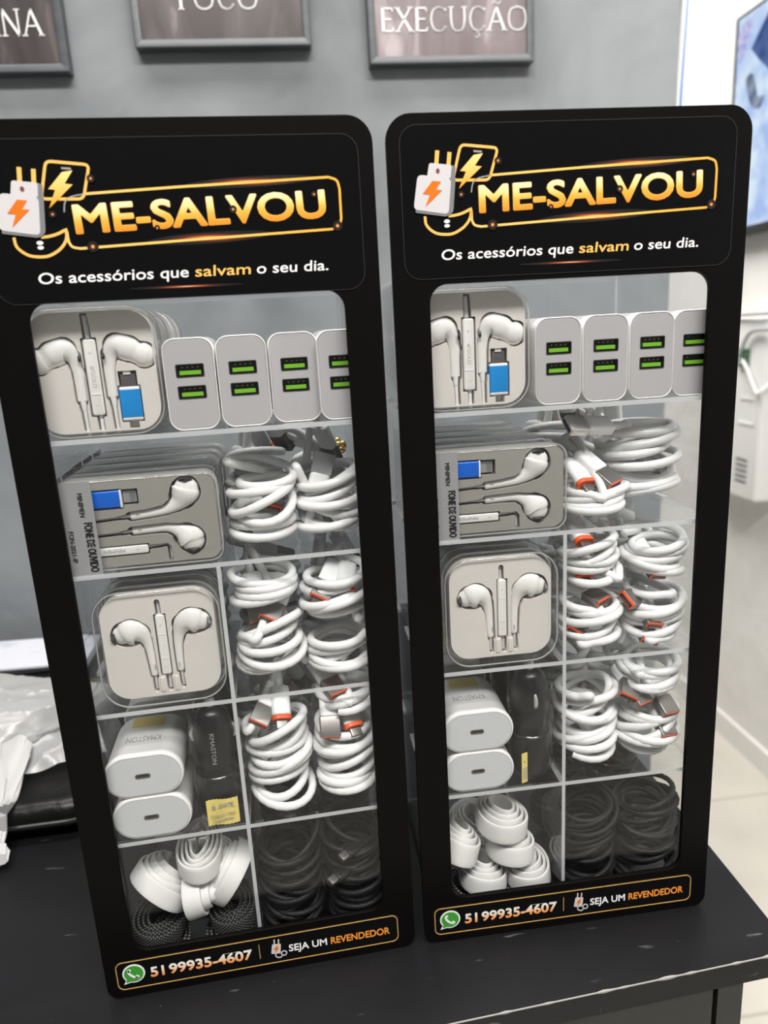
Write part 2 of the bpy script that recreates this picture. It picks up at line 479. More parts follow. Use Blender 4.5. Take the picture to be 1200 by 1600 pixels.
def plain_text(s, height, width=None, bold=0.0, shear=0.0, thick=0.0002, align='LEFT', y=0.0, space=1.0):
    """lettering with its baseline start at the origin; height = cap height"""
    cu = bpy.data.curves.new('tmp', 'FONT')
    cu.body = s; cu.size = height / 0.727 * K_
    cu.offset = bold * cu.size; cu.shear = shear; cu.extrude = thick / 2 * K_; cu.fill_mode = 'BOTH' if thick else 'FRONT'; cu.space_character = space
    cu.resolution_u = 4
    me = _curve_mesh(cu)
    bpy.data.curves.remove(cu)
    me.transform(Matrix.Scale(1 / K_, 4))
    xs = [v.co.x for v in me.vertices]
    x0, x1 = min(xs), max(xs)
    k = (width / (x1 - x0)) if width else 1.0
    me.transform(Matrix.Scale(k, 4, (1, 0, 0)) @ Matrix.Translation((-x0, 0, 0)))
    w = (x1 - x0) * k
    dx = 0 if align == 'LEFT' else (-w / 2 if align == 'CENTER' else -w)
    me.transform(Matrix.Translation((dx, y + thick / 2, 0)) @ FRONT)
    return me
def art(name, me, mat, parent, loc=(0, 0, 0), roll=0.0, rot=None):
    """link flat artwork or lettering; roll turns it counter-clockwise on its surface"""
    m2 = bpy.data.meshes.new(name)
    m2.from_pydata([tuple(v.co) for v in me.vertices], [], [tuple(p.vertices) for p in me.polygons])
    bpy.data.meshes.remove(me); me = m2
    me.materials.append(M[mat])
    me.polygons.foreach_set('use_smooth', [True] * len(me.polygons))
    me.set_sharp_from_angle(angle=math.radians(35))
    o = bpy.data.objects.new(name, me); COL.objects.link(o)
    o.parent = parent; o.location = loc
    o.rotation_euler = rot if rot else (0, -roll, 0)
    return o

def contours(sdf, x0, x1, z0, z1, step):
    """closed zero lines of a signed distance function on a grid (marching squares)"""
    nx, nz = int((x1 - x0) / step) + 2, int((z1 - z0) / step) + 2
    X = x0 + np.arange(nx) * step; Z = z0 + np.arange(nz) * step
    F = sdf(*np.meshgrid(X, Z, indexing='ij')) + 1e-9
    for sl in (F[0, :], F[-1, :], F[:, 0], F[:, -1]): sl[:] = np.maximum(sl, step * 0.2)   # outlines close along the border
    seg = {}
    def cut(i, j, k, l):
        a, b = F[i, j], F[k, l]; t = a / (a - b)
        return (X[i] + (X[k] - X[i]) * t, Z[j] + (Z[l] - Z[j]) * t)
    T = {1: [(3, 0)], 2: [(0, 1)], 3: [(3, 1)], 4: [(1, 2)], 5: [(3, 2), (1, 0)], 6: [(0, 2)], 7: [(3, 2)], 8: [(2, 3)], 9: [(2, 0)],
         10: [(0, 3), (2, 1)], 11: [(2, 1)], 12: [(1, 3)], 13: [(1, 0)], 14: [(0, 3)]}
    pt = {}
    for i in range(nx - 1):
        for j in range(nz - 1):
            c = (F[i, j] < 0) + 2 * (F[i + 1, j] < 0) + 4 * (F[i + 1, j + 1] < 0) + 8 * (F[i, j + 1] < 0)
            for a, b in T.get(int(c), ()):
                e = {0: ('h', i, j), 1: ('v', i + 1, j), 2: ('h', i, j + 1), 3: ('v', i, j)}
                for q in (a, b):
                    if e[q] not in pt:
                        o, ii, jj = e[q]
                        pt[e[q]] = cut(ii, jj, ii + 1, jj) if o == 'h' else cut(ii, jj, ii, jj + 1)
                seg[e[a]] = e[b]
    out = []
    while seg:
        s = next(iter(seg)); loop = []
        k = s
        while k in seg:
            loop.append(pt[k]); k = seg.pop(k)
        tidy = [loop[0]]
        for p in loop[1:]:
            if math.hypot(p[0] - tidy[-1][0], p[1] - tidy[-1][1]) > step * .45: tidy.append(p)
        while len(tidy) > 3 and math.hypot(tidy[0][0] - tidy[-1][0], tidy[0][1] - tidy[-1][1]) < step * .45: tidy.pop()
        if len(tidy) > 8: out.append(tidy)
    return out
def capsule_sdf(chains, boxes=(), grow=0.0):
    """union of tapering chains [(x,z,r),...] and boxes (x0,x1,z0,z1)"""
    def f(X, Z):
        D = np.full(X.shape, 1e3)
        for ch in chains:
            for (ax, az, ar), (bx, bz, br) in zip(ch, ch[1:]):
                dx, dz = bx - ax, bz - az
                t = np.clip(((X - ax) * dx + (Z - az) * dz) / (dx * dx + dz * dz + 1e-12), 0, 1)
                D = np.minimum(D, np.hypot(X - ax - dx * t, Z - az - dz * t) - (ar + (br - ar) * t) - grow)
        for x0, x1, z0, z1 in boxes:
            D = np.minimum(D, np.maximum(np.abs(X - (x0 + x1) / 2) - (x1 - x0) / 2, np.abs(Z - (z0 + z1) / 2) - (z1 - z0) / 2) - grow)
        return D
    return f
def solid(loops, inside, thick, y=0.0):
    """plate bounded by closed outlines; inside(X, Z) tells material from hole"""
    V, E = [], []
    for lp in loops:
        o = len(V); n = len(lp)
        V += [Vector((p[0] * K_, p[1] * K_)) for p in lp]
        E += [(o + i, o + (i + 1) % n) for i in range(n)]
    vo, eo, fo, _, _, _ = delaunay_2d_cdt(V, E, [], 0, 1e-5)
    P2 = np.array([(v.x, v.y) for v in vo]) / K_
    F = np.array([f for f in fo])
    c = P2[F].mean(axis=1)
    F = F[inside(c[:, 0], c[:, 1])]
    n = len(P2)
    verts = [(x, y, z) for x, z in P2] + [(x, y + thick, z) for x, z in P2]
    faces, edge = [], {}
    for f in F.tolist():
        (ax, az), (bx, bz), (cx, cz) = P2[f[0]], P2[f[1]], P2[f[2]]
        if (bx - ax) * (cz - az) - (bz - az) * (cx - ax) < 0: f = f[::-1]
        faces.append(tuple(f)); faces.append(tuple(i + n for i in reversed(f)))
        for p, q in zip(f, f[1:] + f[:1]): edge[(p, q)] = 1
    for p, q in edge:
        if (q, p) not in edge: faces.append((q, p, p + n, q + n))
    used = sorted({i for f in faces for i in f}); mp = {u: k for k, u in enumerate(used)}
    me = bpy.data.meshes.new('tmp')
    me.from_pydata([verts[u] for u in used], [], [tuple(mp[i] for i in f) for f in faces])
    return me
def text_mesh(s, height, width=None, bold=0.0, shear=0.0, thick=0.0002, align='LEFT', y=0.0, space=1.0):
    """lettering; bold ones are grown evenly outwards from the glyph outlines"""
    if not bold: return plain_text(s, height, width, 0.0, shear, thick, align, y, space)
    g = bold * height / 0.727
    me = plain_text(s, height - 1.2 * g, (width - 2 * g) if width else None, 0.0, shear, 0.0, 'LEFT', 0.0, space)
    use = {}
    for p in me.polygons:
        for ek in p.edge_keys: use[ek] = use.get(ek, 0) + 1
    seg = np.array([[(me.vertices[k].co.x, me.vertices[k].co.z) for k in ek] for ek, c in use.items() if c == 1])
    bpy.data.meshes.remove(me)
    A, B = seg[:, 0], seg[:, 1]
    def field(X, Z):
        Q = np.stack([X.ravel(), Z.ravel()], 1); D = np.full(len(Q), 1e3); par = np.zeros(len(Q), bool)
        for a_, b_ in zip(A, B):
            d = b_ - a_; w = Q - a_
            t = np.clip((w @ d) / (d @ d + 1e-18), 0, 1)
            D = np.minimum(D, np.hypot(w[:, 0] - t * d[0], w[:, 1] - t * d[1]))
            up = (a_[1] > Q[:, 1]) != (b_[1] > Q[:, 1])
            if abs(d[1]) > 1e-12: par ^= up & (Q[:, 0] < a_[0] + d[0] * (Q[:, 1] - a_[1]) / d[1])
        return (np.where(par, -D, D) - g).reshape(X.shape)
    x0, z0 = seg.reshape(-1, 2).min(0); x1, z1 = seg.reshape(-1, 2).max(0)
    st = height / 34; m = g + 2 * st
    lp = contours(field, x0 - m, x1 + m, z0 - m, z1 + m, st)
    me = solid(lp, lambda X, Z: field(X, Z) < 0, thick, y)
    w = (x1 - x0) + 2 * g
    dx = g + (0 if align == 'LEFT' else (-w / 2 if align == 'CENTER' else -w))
    me.transform(Matrix.Translation((dx, 0, .6 * g)))
    return me
def smooth_path(pts, per=6, closed=False):
    """Catmull-Rom through points of any dimension"""
    P = [np.array(p, float) for p in pts]; n = len(P); out = []
    rng = range(n if closed else n - 1)
    for i in rng:
        p1, p2 = P[i], P[(i + 1) % n]
        p0 = P[(i - 1) % n] if closed or i > 0 else 2 * p1 - p2
        p3 = P[(i + 2) % n] if closed or i + 2 < n else 2 * p2 - p1
        for k in range(per):
            t = k / per
            out.append(tuple(0.5 * (2 * p1 + (p2 - p0) * t + (2 * p0 - 5 * p1 + 4 * p2 - p3) * t * t + (3 * p1 - p0 - 3 * p2 + p3) * t ** 3)))
    if not closed: out.append(tuple(P[-1]))
    return out

# ------------------------------------------------------------------ scene bookkeeping
def tag(o, label, cat, group=None):
    o['label'] = label; o['category'] = cat
    if group: o['group'] = group
    return o
def thing(name, label, cat, loc=(0, 0, 0), rz=0.0, group=None):
    o = bpy.data.objects.new(name, None); COL.objects.link(o)
    o.empty_display_size = 0.02
    o.location = loc; o.rotation_euler = (0, 0, rz)
    return tag(o, label, cat, group)
def structure(o):
    o['kind'] = 'structure'
    return o
def dup(root, loc, rz, label, group=None):
    """copy of a thing with copies of its parts and sub-parts"""
    r = root.copy(); COL.objects.link(r)
    r.location = loc; r.rotation_euler = (0, 0, rz); r['label'] = label
    if group: r['group'] = group
    for ch in list(root.children):
        c = ch.copy(); COL.objects.link(c); c.parent = r
        for g in list(ch.children):
            d = g.copy(); COL.objects.link(d); d.parent = c
    return r

# ------------------------------------------------------------------ the setting
FLOOR = -0.90
WALL_Y = 0.60
structure(MB().box(-3.0, 1.5, -3.0, 3.6, FLOOR - 0.05, FLOOR).build('floor', 'floor tile'))
structure(MB().box(1.18, 1.30, -1.2, 3.6, FLOOR, 1.90).build('wall_right', 'white plaster'))
structure(MB().box(-3.0, 1.18, 3.5, 3.6, FLOOR, 1.90).build('wall_far', 'white plaster'))
structure(MB().box(-3.0, 0.460, WALL_Y, WALL_Y + 0.10, FLOOR, 1.90).build('wall_back', 'dark plaster'))
structure(MB().box(-3.0, 1.30, -3.0, 3.6, 1.90, 1.95).build('ceiling', 'ceiling paint'))
structure(MB().box(1.168, 1.18, -1.2, 3.5, FLOOR, FLOOR + 0.07).build('baseboard_right', 'skirting white'))

# counter: laminate top with a chipped pale front edge, black cabinet below
ctr = thing('counter', 'long black laminate counter under the two accessory displays', 'counter', (-0.4, 0.25, FLOOR))
def counter_xy(x): return -0.0575 + 0.0575 * (x + 0.02) / 0.98 if False else -0.0572 + 0.06 * x
def slab(z0, z1, inset=0.0, back=WALL_Y - 0.002, x0=-1.30, x1=0.2235):
    xs = (x0 + inset * 0, x1)
    b = MB()
    v = []
    for z in (z0, z1):
        v += [(x0, counter_xy(x0) + inset, z), (x1 - inset, counter_xy(x1 - inset) + inset, z), (x1 - inset, back, z), (x0, back, z)]
    b.add(v, [(3, 2, 1, 0), (4, 5, 6, 7), (0, 1, 5, 4), (1, 2, 6, 5), (2, 3, 7, 6), (3, 0, 4, 7)])
    return b
def cpart(b, name, mat):
    o = b.build(name, mat, ctr); o.location = (0.4, -0.25, -FLOOR); return o
cpart(slab(-0.0165, 0.0), 'countertop', 'counter black')
e = MB()
n = 260
ring = []
rnd = random.Random(5)
for k in range(n + 1):
    x = -0.9 + (0.2232 + 0.9) * k / n
    w = 0.0002 + 0.0010 * max(0, rnd.random() - 0.72) * 3
    y = counter_xy(x)
    ring.append([(x, y - 0.0003, -0.0003 - w), (x, y - 0.0003, 0.0001), (x, y + w, 0.00025), (x, y + w * 0.5, -0.001)])
e.loops(ring)
cpart(e, 'front_edge', 'chipped edge')
cab = MB()
x1 = 0.191
yc = lambda x: counter_xy(x) + 0.0012
def cabbox(xa, xb, z0, z1, dy=0.0):
    v = []
    for z in (z0, z1):
        v += [(xa, yc(xa) + dy, z), (xb, yc(xb) + dy, z), (xb, WALL_Y - 0.002, z), (xa, WALL_Y - 0.002, z)]
    cab.add(v, [(3, 2, 1, 0), (4, 5, 6, 7), (0, 1, 5, 4), (1, 2, 6, 5), (2, 3, 7, 6), (3, 0, 4, 7)])
cabbox(0.174, x1, FLOOR + 0.0, -0.0166)
cabbox(-1.30, 0.1735, FLOOR + 0.0, -0.0166, 0.006)
cpart(cab, 'cabinet_body', 'cabinet black')
dr = MB()
def drbox(xa, xb, z0, z1):
    v = []
    for z in (z0, z1):
        v += [(xa, yc(xa), z), (xb, yc(xb), z), (xb, yc(xb) + 0.0058, z), (xa, yc(xa) + 0.0058, z)]
    dr.add(v, [(3, 2, 1, 0), (4, 5, 6, 7), (0, 1, 5, 4), (1, 2, 6, 5), (2, 3, 7, 6), (3, 0, 4, 7)])
drbox(-0.45, 0.1705, -0.86, -0.0167)
drbox(-1.29, -0.455, -0.86, -0.0167)
cpart(dr, 'front_board', 'cabinet black')

# ------------------------------------------------------------------ framed word prints on the dark wall
GLYPH = {   # thick and thin strokes of a flared serif capital, unit height
 'D': (.78, [([(.1, 0), (.1, 1)], .1), (smooth_path([(.1, 1), (.4, .98), (.68, .78), (.72, .5), (.68, .22), (.4, .02), (.1, 0)], 6), .06)]),
 'I': (.2, [([(.1, 0), (.1, 1)], .1)]),
 'S': (.56, [(smooth_path([(.46, .86), (.36, .96), (.2, .98), (.08, .84), (.12, .66), (.3, .53), (.46, .38), (.48, .16), (.34, .03), (.16, .02), (.04, .14)], 6), .07)]),
 'C': (.74, [(smooth_path([(.68, .82), (.56, .95), (.38, 1.0), (.16, .88), (.06, .5), (.16, .12), (.38, 0), (.56, .05), (.68, .18)], 6), .07)]),
 'P': (.58, [([(.1, 0), (.1, 1)], .1), (smooth_path([(.1, 1), (.34, .99), (.5, .86), (.5, .64), (.34, .5), (.1, .48)], 6), .06)]),
 'L': (.52, [([(.1, 0), (.1, 1)], .1), ([(.1, .02), (.5, .02)], .055)]),
 'N': (.80, [([(.1, 0), (.1, 1)], .055), ([(.1, 1), (.7, 0)], .1), ([(.7, 0), (.7, 1)], .055)]),
 'A': (.78, [([(.04, 0), (.38, 1)], .055), ([(.38, 1), (.74, 0)], .1), ([(.18, .36), (.6, .36)], .05)]),
 'F': (.52, [([(.1, 0), (.1, 1)], .1), ([(.1, .98), (.5, .98)], .055), ([(.1, .52), (.44, .52)], .05)]),
 'O': (.88, [(smooth_path([(.44, 1), (.16, .88), (.06, .5), (.16, .12), (.44, 0), (.72, .12), (.82, .5), (.72, .88), (.44, 1)], 6), .075)]),
 'E': (.56, [([(.1, 0), (.1, 1)], .1), ([(.1, .98), (.5, .98)], .055), ([(.1, .52), (.46, .52)], .05), ([(.1, .02), (.52, .02)], .055)]),
 'X': (.72, [([(.06, 0), (.64, 1)], .055), ([(.06, 1), (.66, 0)], .1)]),
 'U': (.78, [(smooth_path([(.1, 1), (.1, .4), (.2, .08), (.4, 0), (.58, .08), (.68, .4), (.68, 1)], 6), .075)]),
}
SERIF = {'D': [(.1, 0), (.1, 1)], 'I': [(.1, 0), (.1, 1)], 'N': [(.1, 0), (.7, 1)], 'A': [(.04, 0), (.74, 0)], 'F': [(.1, 0)], 'X': [(.06, 0), (.66, 0), (.64, 1), (.06, 1)],
         'U': [(.1, 1), (.68, 1)], 'P': [(.1, 0)], 'L': [(.1, 1)]}
VERT = {'F': [(.5, .98, -1)], 'E': [(.5, .98, -1), (.52, .02, 1)], 'C': [(.68, .82, 1)], 'L': [(.5, .02, 1)]}
def serif_word(word, h, width, y=0.0):
    b = MB(); x = 0.0
    def stroke(pts, w, ox):
        for (ax, az), (bx, bz) in zip(pts, pts[1:]):
            d = Vector((bx - ax, bz - az))
            if d.length < 1e-6: continue
            d.normalize(); nx, nz = -d.y * w / 2, d.x * w / 2
            ex, ez = d.x * w * .12, d.y * w * .12
            q = [(ax + nx - ex, az + nz - ez), (ax - nx - ex, az - nz - ez), (bx - nx + ex, bz - nz + ez), (bx + nx + ex, bz + nz + ez)]
            b.add([((ox + p[0]), y, p[1]) for p in q] + [((ox + p[0]), y + .0003, p[1]) for p in q],
                  [(0, 1, 2, 3), (7, 6, 5, 4), (0, 4, 5, 1), (1, 5, 6, 2), (2, 6, 7, 3), (3, 7, 4, 0)])
    for ch in word:
        key = {'Ç': 'C', 'Ã': 'A'}.get(ch, ch)
        w, st = GLYPH[key]
        for pts, t in st: stroke(pts, t, x)
        for sx, sz in SERIF.get(key, []): stroke([(sx - .11, sz), (sx + .11, sz)], .045, x)
        for sx, sz, s in VERT.get(key, []): stroke([(sx, sz), (sx + .02, sz + s * .14)], .045, x)
        if ch == 'Ç': stroke(smooth_path([(.38, -.02), (.37, -.1), (.46, -.16), (.42, -.26), (.30, -.27)], 4), .05, x)
        if ch == 'Ã': stroke(smooth_path([(.20, 1.13), (.28, 1.22), (.38, 1.16), (.48, 1.12), (.56, 1.22)], 4), .05, x)
        x += w + .10
    k = width / (x - .10)
    b.v = [(p[0] * k, p[1], p[2] * h) for p in b.v]
    return b
def framed_print(label, xa, xb, zb, mat, word, wx0, wx1, wz, wh):
    k_ = 0.982                                   # the frame's face stands off the wall
    xa, xb, zb = -0.0509 + (xa + 0.0509) * k_, -0.0509 + (xb + 0.0509) * k_, 0.385 + (zb - 0.385) * k_
    w, h = xb - xa, 0.297
    t = thing('framed_print', label, 'picture', ((xa + xb) / 2, WALL_Y, zb), 0, 'framed one-word prints on the dark wall')
    bw = 0.0085
    fr = MB()
    o = rr(w, h, 0.0008, 2, 0, h / 2); i = rr(w - 2 * bw, h - 2 * bw, 0.0005, 2, 0, h / 2)
    n = len(o)
    def ring(lp, y): return [(x, y, z) for x, z in lp]
    i2 = rr(w - 2 * bw + 0.003, h - 2 * bw + 0.003, 0.0005, 2, 0, h / 2)
    fr.loops([ring(o, 0.0), ring(o, -0.0165), ring(rr(w - .002, h - .002, .0008, 2, 0, h / 2), -0.0175), ring(i2, -0.0175), ring(i, -0.0165), ring(i, 0.0)], closed=True)
    fr.build('frame', 'frame charcoal', t, angle=30)
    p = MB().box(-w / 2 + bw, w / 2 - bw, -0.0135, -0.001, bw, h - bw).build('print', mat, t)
    lt = serif_word(word, wh, wx1 - wx0, -0.0142).build('lettering', 'ink white', p)
    lt.location = (wx0 - (xa + xb) / 2, 0, wz - zb)
    return t
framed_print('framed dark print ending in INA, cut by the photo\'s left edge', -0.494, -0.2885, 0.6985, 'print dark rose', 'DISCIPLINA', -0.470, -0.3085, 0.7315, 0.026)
framed_print('middle framed print reading FOCO, highest of the three on the dark wall', -0.2105, -0.0040, 0.7220, 'print rose light glare', 'FOCO', -0.154, -0.063, 0.7560, 0.026)
framed_print('framed rose print, paled by painted-in glass reflection, reading EXECUÇÃO on the dark wall', 0.0655, 0.2715, 0.7000, 'print rose strong glare', 'EXECUÇÃO', 0.079, 0.258, 0.7300, 0.025)

# cables hanging down the free end of the dark wall
def loose_cable(name, label, pts, r, mat, cat='cable', group=None):
    P = smooth_path(pts, 8); b = Vector(pts[-1])
    o = MB().tube([Vector(p) - b for p in P], r, 10).build(name, mat)
    o.location = b
    return tag(o, label, cat, group)
def drop(off, ph):
    pts = []
    for k in range(16):
        z = 1.85 - k * 0.10
        back = max(0.0, k - 13) * 0.10            # tucked away behind the wall's free end
        pts.append((0.4675 + off + 0.0035 * math.sin(z * 7 + ph) + 0.006 * max(0, z - 0.5) - back * .15, WALL_Y + 0.02 + 0.010 * math.sin(z * 3.1 + ph) + back, z))
    return pts
loose_cable('network_cable', 'blue cable hanging down the free end of the dark wall', drop(0.0140, 0.3), 0.0026, 'cable blue')
loose_cable('power_cable', 'white cable hanging beside the blue one at the dark wall end', drop(0.0035, 1.1), 0.0042, 'cable white')

# ------------------------------------------------------------------ television on the right wall
tv = thing('television', 'wall-mounted television showing a pale blue picture at the right edge', 'television', (1.14, 1.13, 0.578))
MB().rprism(0.96, 0.533, 0.006, 0.002, 0.035, 0.002, 0, 0.2665).build('cabinet', 'screen bezel', tv, rot=(0, 0, -PI / 2))
w_ = MB()
o_, i_ = rr(0.96, 0.533, 0.006, 4, 0, 0.2665), rr(0.945, 0.508, 0.002, 4, 0, 0.2735)
w_.loops([[(x, 0.002, z) for x, z in o_], [(x, -0.001, z) for x, z in o_], [(x, -0.001, z) for x, z in i_], [(x, 0.0018, z) for x, z in i_]], cap0=False, cap1=False)
w_.build('bezel', 'screen bezel', tv, rot=(0, 0, -PI / 2))
scr = MB().box(-0.4722, 0.4722, 0.0012, 0.0019, 0.020, 0.527).build('screen', 'screen pale blue', tv, rot=(0, 0, -PI / 2))
def on_screen(name, mat, pts):
    # picture content: y measured along the wall, z above the set's base
    lp = [(-(y - 1.13), z - 0.578) for y, z in pts]
    art(name, flat([lp], 0.0003, 0.0008), mat, scr)
on_screen('vehicle_picture', 'screen dark blue', [(1.541, 1.020), (1.47, 1.085), (1.30, 1.05), (1.32, 0.90), (1.45, 0.94), (1.505, 0.985)])
on_screen('figure_picture', 'screen grey', smooth_path([(1.555, 0.955), (1.53, 0.962), (1.512, 0.93), (1.50, 0.90), (1.47, 0.895), (1.49, 0.872), (1.525, 0.885), (1.545, 0.92)], 4, True))
on_screen('flower_picture', 'screen violet', smooth_path([(1.60, 1.08), (1.545, 1.088), (1.55, 1.05), (1.585, 1.0), (1.598, 1.03)], 4, True))

# ------------------------------------------------------------------ white alarm box with terminals on the right wall
dv = thing('alarm_box', 'white vented wall box below the television on the white wall', 'electrical box', (1.18, 1.47, -0.105))
ROT = (0, 0, -PI / 2)
MB().rprism(0.27, 0.472, 0.012, -0.08, 0.0, 0.008, 0, 0.236).build('housing', 'device white', dv, rot=ROT)
b = MB()
o_, i_ = rr(0.066, 0.070, 0.004, 4), rr(0.056, 0.060, 0.003, 4)
b.loops([[(x, -0.0801, z) for x, z in o_], [(x, -0.083, z) for x, z in o_], [(x, -0.083, z) for x, z in i_], [(x, -0.0801, z) for x, z in i_]], cap0=False, cap1=False)
b.build('cover_window', 'device white', dv, rot=ROT, loc=(0, -0.076, 0.235))
for k in range(5):
    MB().rprism(0.052, 0.0068, 0.003, -0.0812, -0.079, 0.0004).build('vent_slot', 'slot dark', dv, rot=ROT, loc=(0, -0.066, 0.047 + 0.0145 * k))
for k in range(4):
    tb = MB().rprism(0.040, 0.009, 0.001, -0.090, -0.079, 0.001).build('terminal_block', 'terminal green', dv, rot=ROT, loc=(0, -0.052, 0.352 + 0.0125 * k))
X = 1.088
loose_cable('terminal_cable', 'grey cable arching up from the green terminals of the wall box', [(1.176, 1.05, 0.335), (1.13, 1.20, 0.338), (X, 1.30, 0.337), (X, 1.372, 0.333), (X, 1.400, 0.315), (X, 1.418, 0.285)], 0.0055, 'cable grey')
loose_cable('looped_cable', 'white cable looping down across the front of the wall box', [(X, 1.41, 0.26), (X, 1.385, 0.235), (X, 1.345, 0.185), (X, 1.325, 0.185), (1.12, 1.30, 0.215), (1.172, 1.22, 0.235)], 0.005, 'boot white')
loose_cable('surface_cable', 'grey cable running level along the top of the wall box', [(1.092, 1.62, 0.374), (1.092, 1.45, 0.3735), (1.092, 1.335, 0.3745), (1.13, 1.27, 0.376), (1.174, 1.15, 0.378)], 0.0045, 'cable grey')

# ------------------------------------------------------------------ things on the counter at the left
pp = thing('paper_stack', 'stack of white paper lying at the foot of the dark wall', 'paper', (-0.52, 0.525, 0.0), 0.0)
MB().box(-0.19, 0.178, -0.042, 0.038, 0.0005, 0.010).build('lower_sheets', 'paper', pp, rot=(0, 0, 0.01))
MB().box(-0.19, 0.160, -0.047, 0.043, 0.0102, 0.0125).build('top_sheets', 'paper', pp, rot=(0, 0, -0.035))

pc = thing('pouch', 'flat glossy black pouch lying under the crumpled plastic bag', 'pouch', (-0.42, 0.235, 0.0), 0.02)
def lumpy(b, amp, sc, seed):
    r = random.Random(seed); ph = [r.uniform(0, 6) for _ in range(6)]
    b.v = [(x + amp * math.sin(y * sc + ph[0]) * math.cos(z * sc + ph[1]), y + amp * math.sin(x * sc + ph[2]),
            max(0.0004, z + amp * math.sin(x * sc * .8 + ph[3]) * math.sin(y * sc * .7 + ph[4]))) for x, y, z in b.v]
    return b
g = MB()
rings = []
for k in range(9):
    a = -PI / 2 + PI * k / 8
    ins = 0.014 * (1 - math.cos(a)); z = 0.0155 + 0.0145 * math.sin(a)
    rings.append([(x, y, z) for x, y in rr(0.36 - 2 * ins, 0.17 - 2 * ins, 0.03 - ins * .5, 10)])
g.loops(rings)
lumpy(g, 0.0016, 30, 3).build('body', 'pouch black', pc)
MB().tube([(x, y, 0.0155) for x, y in rr(0.362, 0.172, 0.03, 10)], 0.0022, 8, closed=True).build('piping', 'car black', pc)

def plastic_bag():
    r = random.Random(23)
    t = thing('plastic_bag', 'crumpled white plastic bag on the counter left of the displays', 'bag', (-0.372, 0.262, 0.0315))
    planes = []
    for _ in range(34):
        planes.append((Vector((r.gauss(0, 1), r.gauss(0, 1), r.gauss(0, .8))).normalized(), r.uniform(.70, 1.0)))
    folds = [(Vector((r.gauss(0, 1), r.gauss(0, 1), r.gauss(0, 1))).normalized(), r.uniform(5, 16), r.uniform(0, 6.3)) for _ in range(7)]
    def radius(p):
        k = 1.12
        for n_, d in planes:
            c = n_.dot(p)
            if c > 0.05: k = min(k, d / c)
        for n_, f, ph in folds:
            k += .028 * (1 - abs(math.sin(p.dot(n_) * f + ph)) ** .5) * 5 / f
        return k
    nu, nv = 120, 64
    rings = []
    for j in range(nv + 1):
        th = PI * (0.015 + 0.97 * j / nv)
        ring = []
        for i in range(nu):
            ph = 2 * PI * i / nu
            p = Vector((math.sin(th) * math.cos(ph), math.sin(th) * math.sin(ph), math.cos(th)))
            k = radius(p)
            ring.append((p.x * .125 * k, p.y * .080 * k, max(.0005, .020 + p.z * .036 * k + .010 * p.x * k)))
        rings.append(ring)
    MB().loops(rings).build('body', 'bag plastic', t, angle=20)
    rings = []
    for k in range(25):                             # gathered neck trailing to the counter in front
        s = k / 24
        c = Vector((.005 + .050 * s, -.055 - .085 * s, .020 * (1 - s) - .0215 * s))
        rad = .046 * (1 - s) ** 1.1 + .009 + (.005 if k >= 22 else 0)
        ring = []
        for i in range(72):
            a = 2 * PI * i / 72
            q = rad * (1 + .12 * abs(math.sin(3.5 * a + k * .10)) + .07 * abs(math.sin(8 * a - k * .16)))
            zf = -.0312 if c.y < -.118 else .0005
            ring.append((c.x + q * math.cos(a), c.y + .25 * q * math.sin(a), max(zf, c.z + .28 * q * math.sin(a))))
        rings.append(ring)
    MB().loops(rings).build('gathered_neck', 'bag plastic', t, angle=20)
    v, f = [], []
    N_ = 40
    for j in range(N_):                             # loose flap folded towards the displays
        for i in range(N_):
            a, c = i / (N_ - 1), j / (N_ - 1)
            x = -.01 + .137 * a * (1 - .20 * c); y = -.095 + .10 * c + .045 * a * (1 - c)
            z = .001 + .047 * c * (1 - .2 * a) + .007 * (1 - abs(math.sin(4 * a + 2 * c))) + .005 * (1 - abs(math.sin(7 * c - 6 * a))) + .003 * (1 - abs(math.sin(13 * a + 9 * c)))
            v.append((x, y, z))
    for j in range(N_ - 1):
        for i in range(N_ - 1): f.append((j * N_ + i, j * N_ + i + 1, (j + 1) * N_ + i + 1, (j + 1) * N_ + i))
    MB().add(v, f).build('flap', 'bag plastic', t, angle=25)
plastic_bag()

# ------------------------------------------------------------------ the acrylic display stands
PW, PH = 0.19, 0.4865
UI0, UI1 = 0.0100, 0.1820                   # inner width of the box behind the front panel
BACK = 0.145
SHELF = (0.0035, 0.1035, 0.1865, 0.2680, 0.3400)     # tops of the five storeys
TH = 0.0026
DIV = 0.0935
DISP = {'left': ((-0.1961, -0.0082), 0.0463), 'right': ((0.0, 0.0), 0.0)}
def at(side, u, d, v):
    (x, y), a = DISP[side]
    return (x + u * math.cos(a) - d * math.sin(a), y + u * math.sin(a) + d * math.cos(a), v)
def yaw(side): return DISP[side][1]

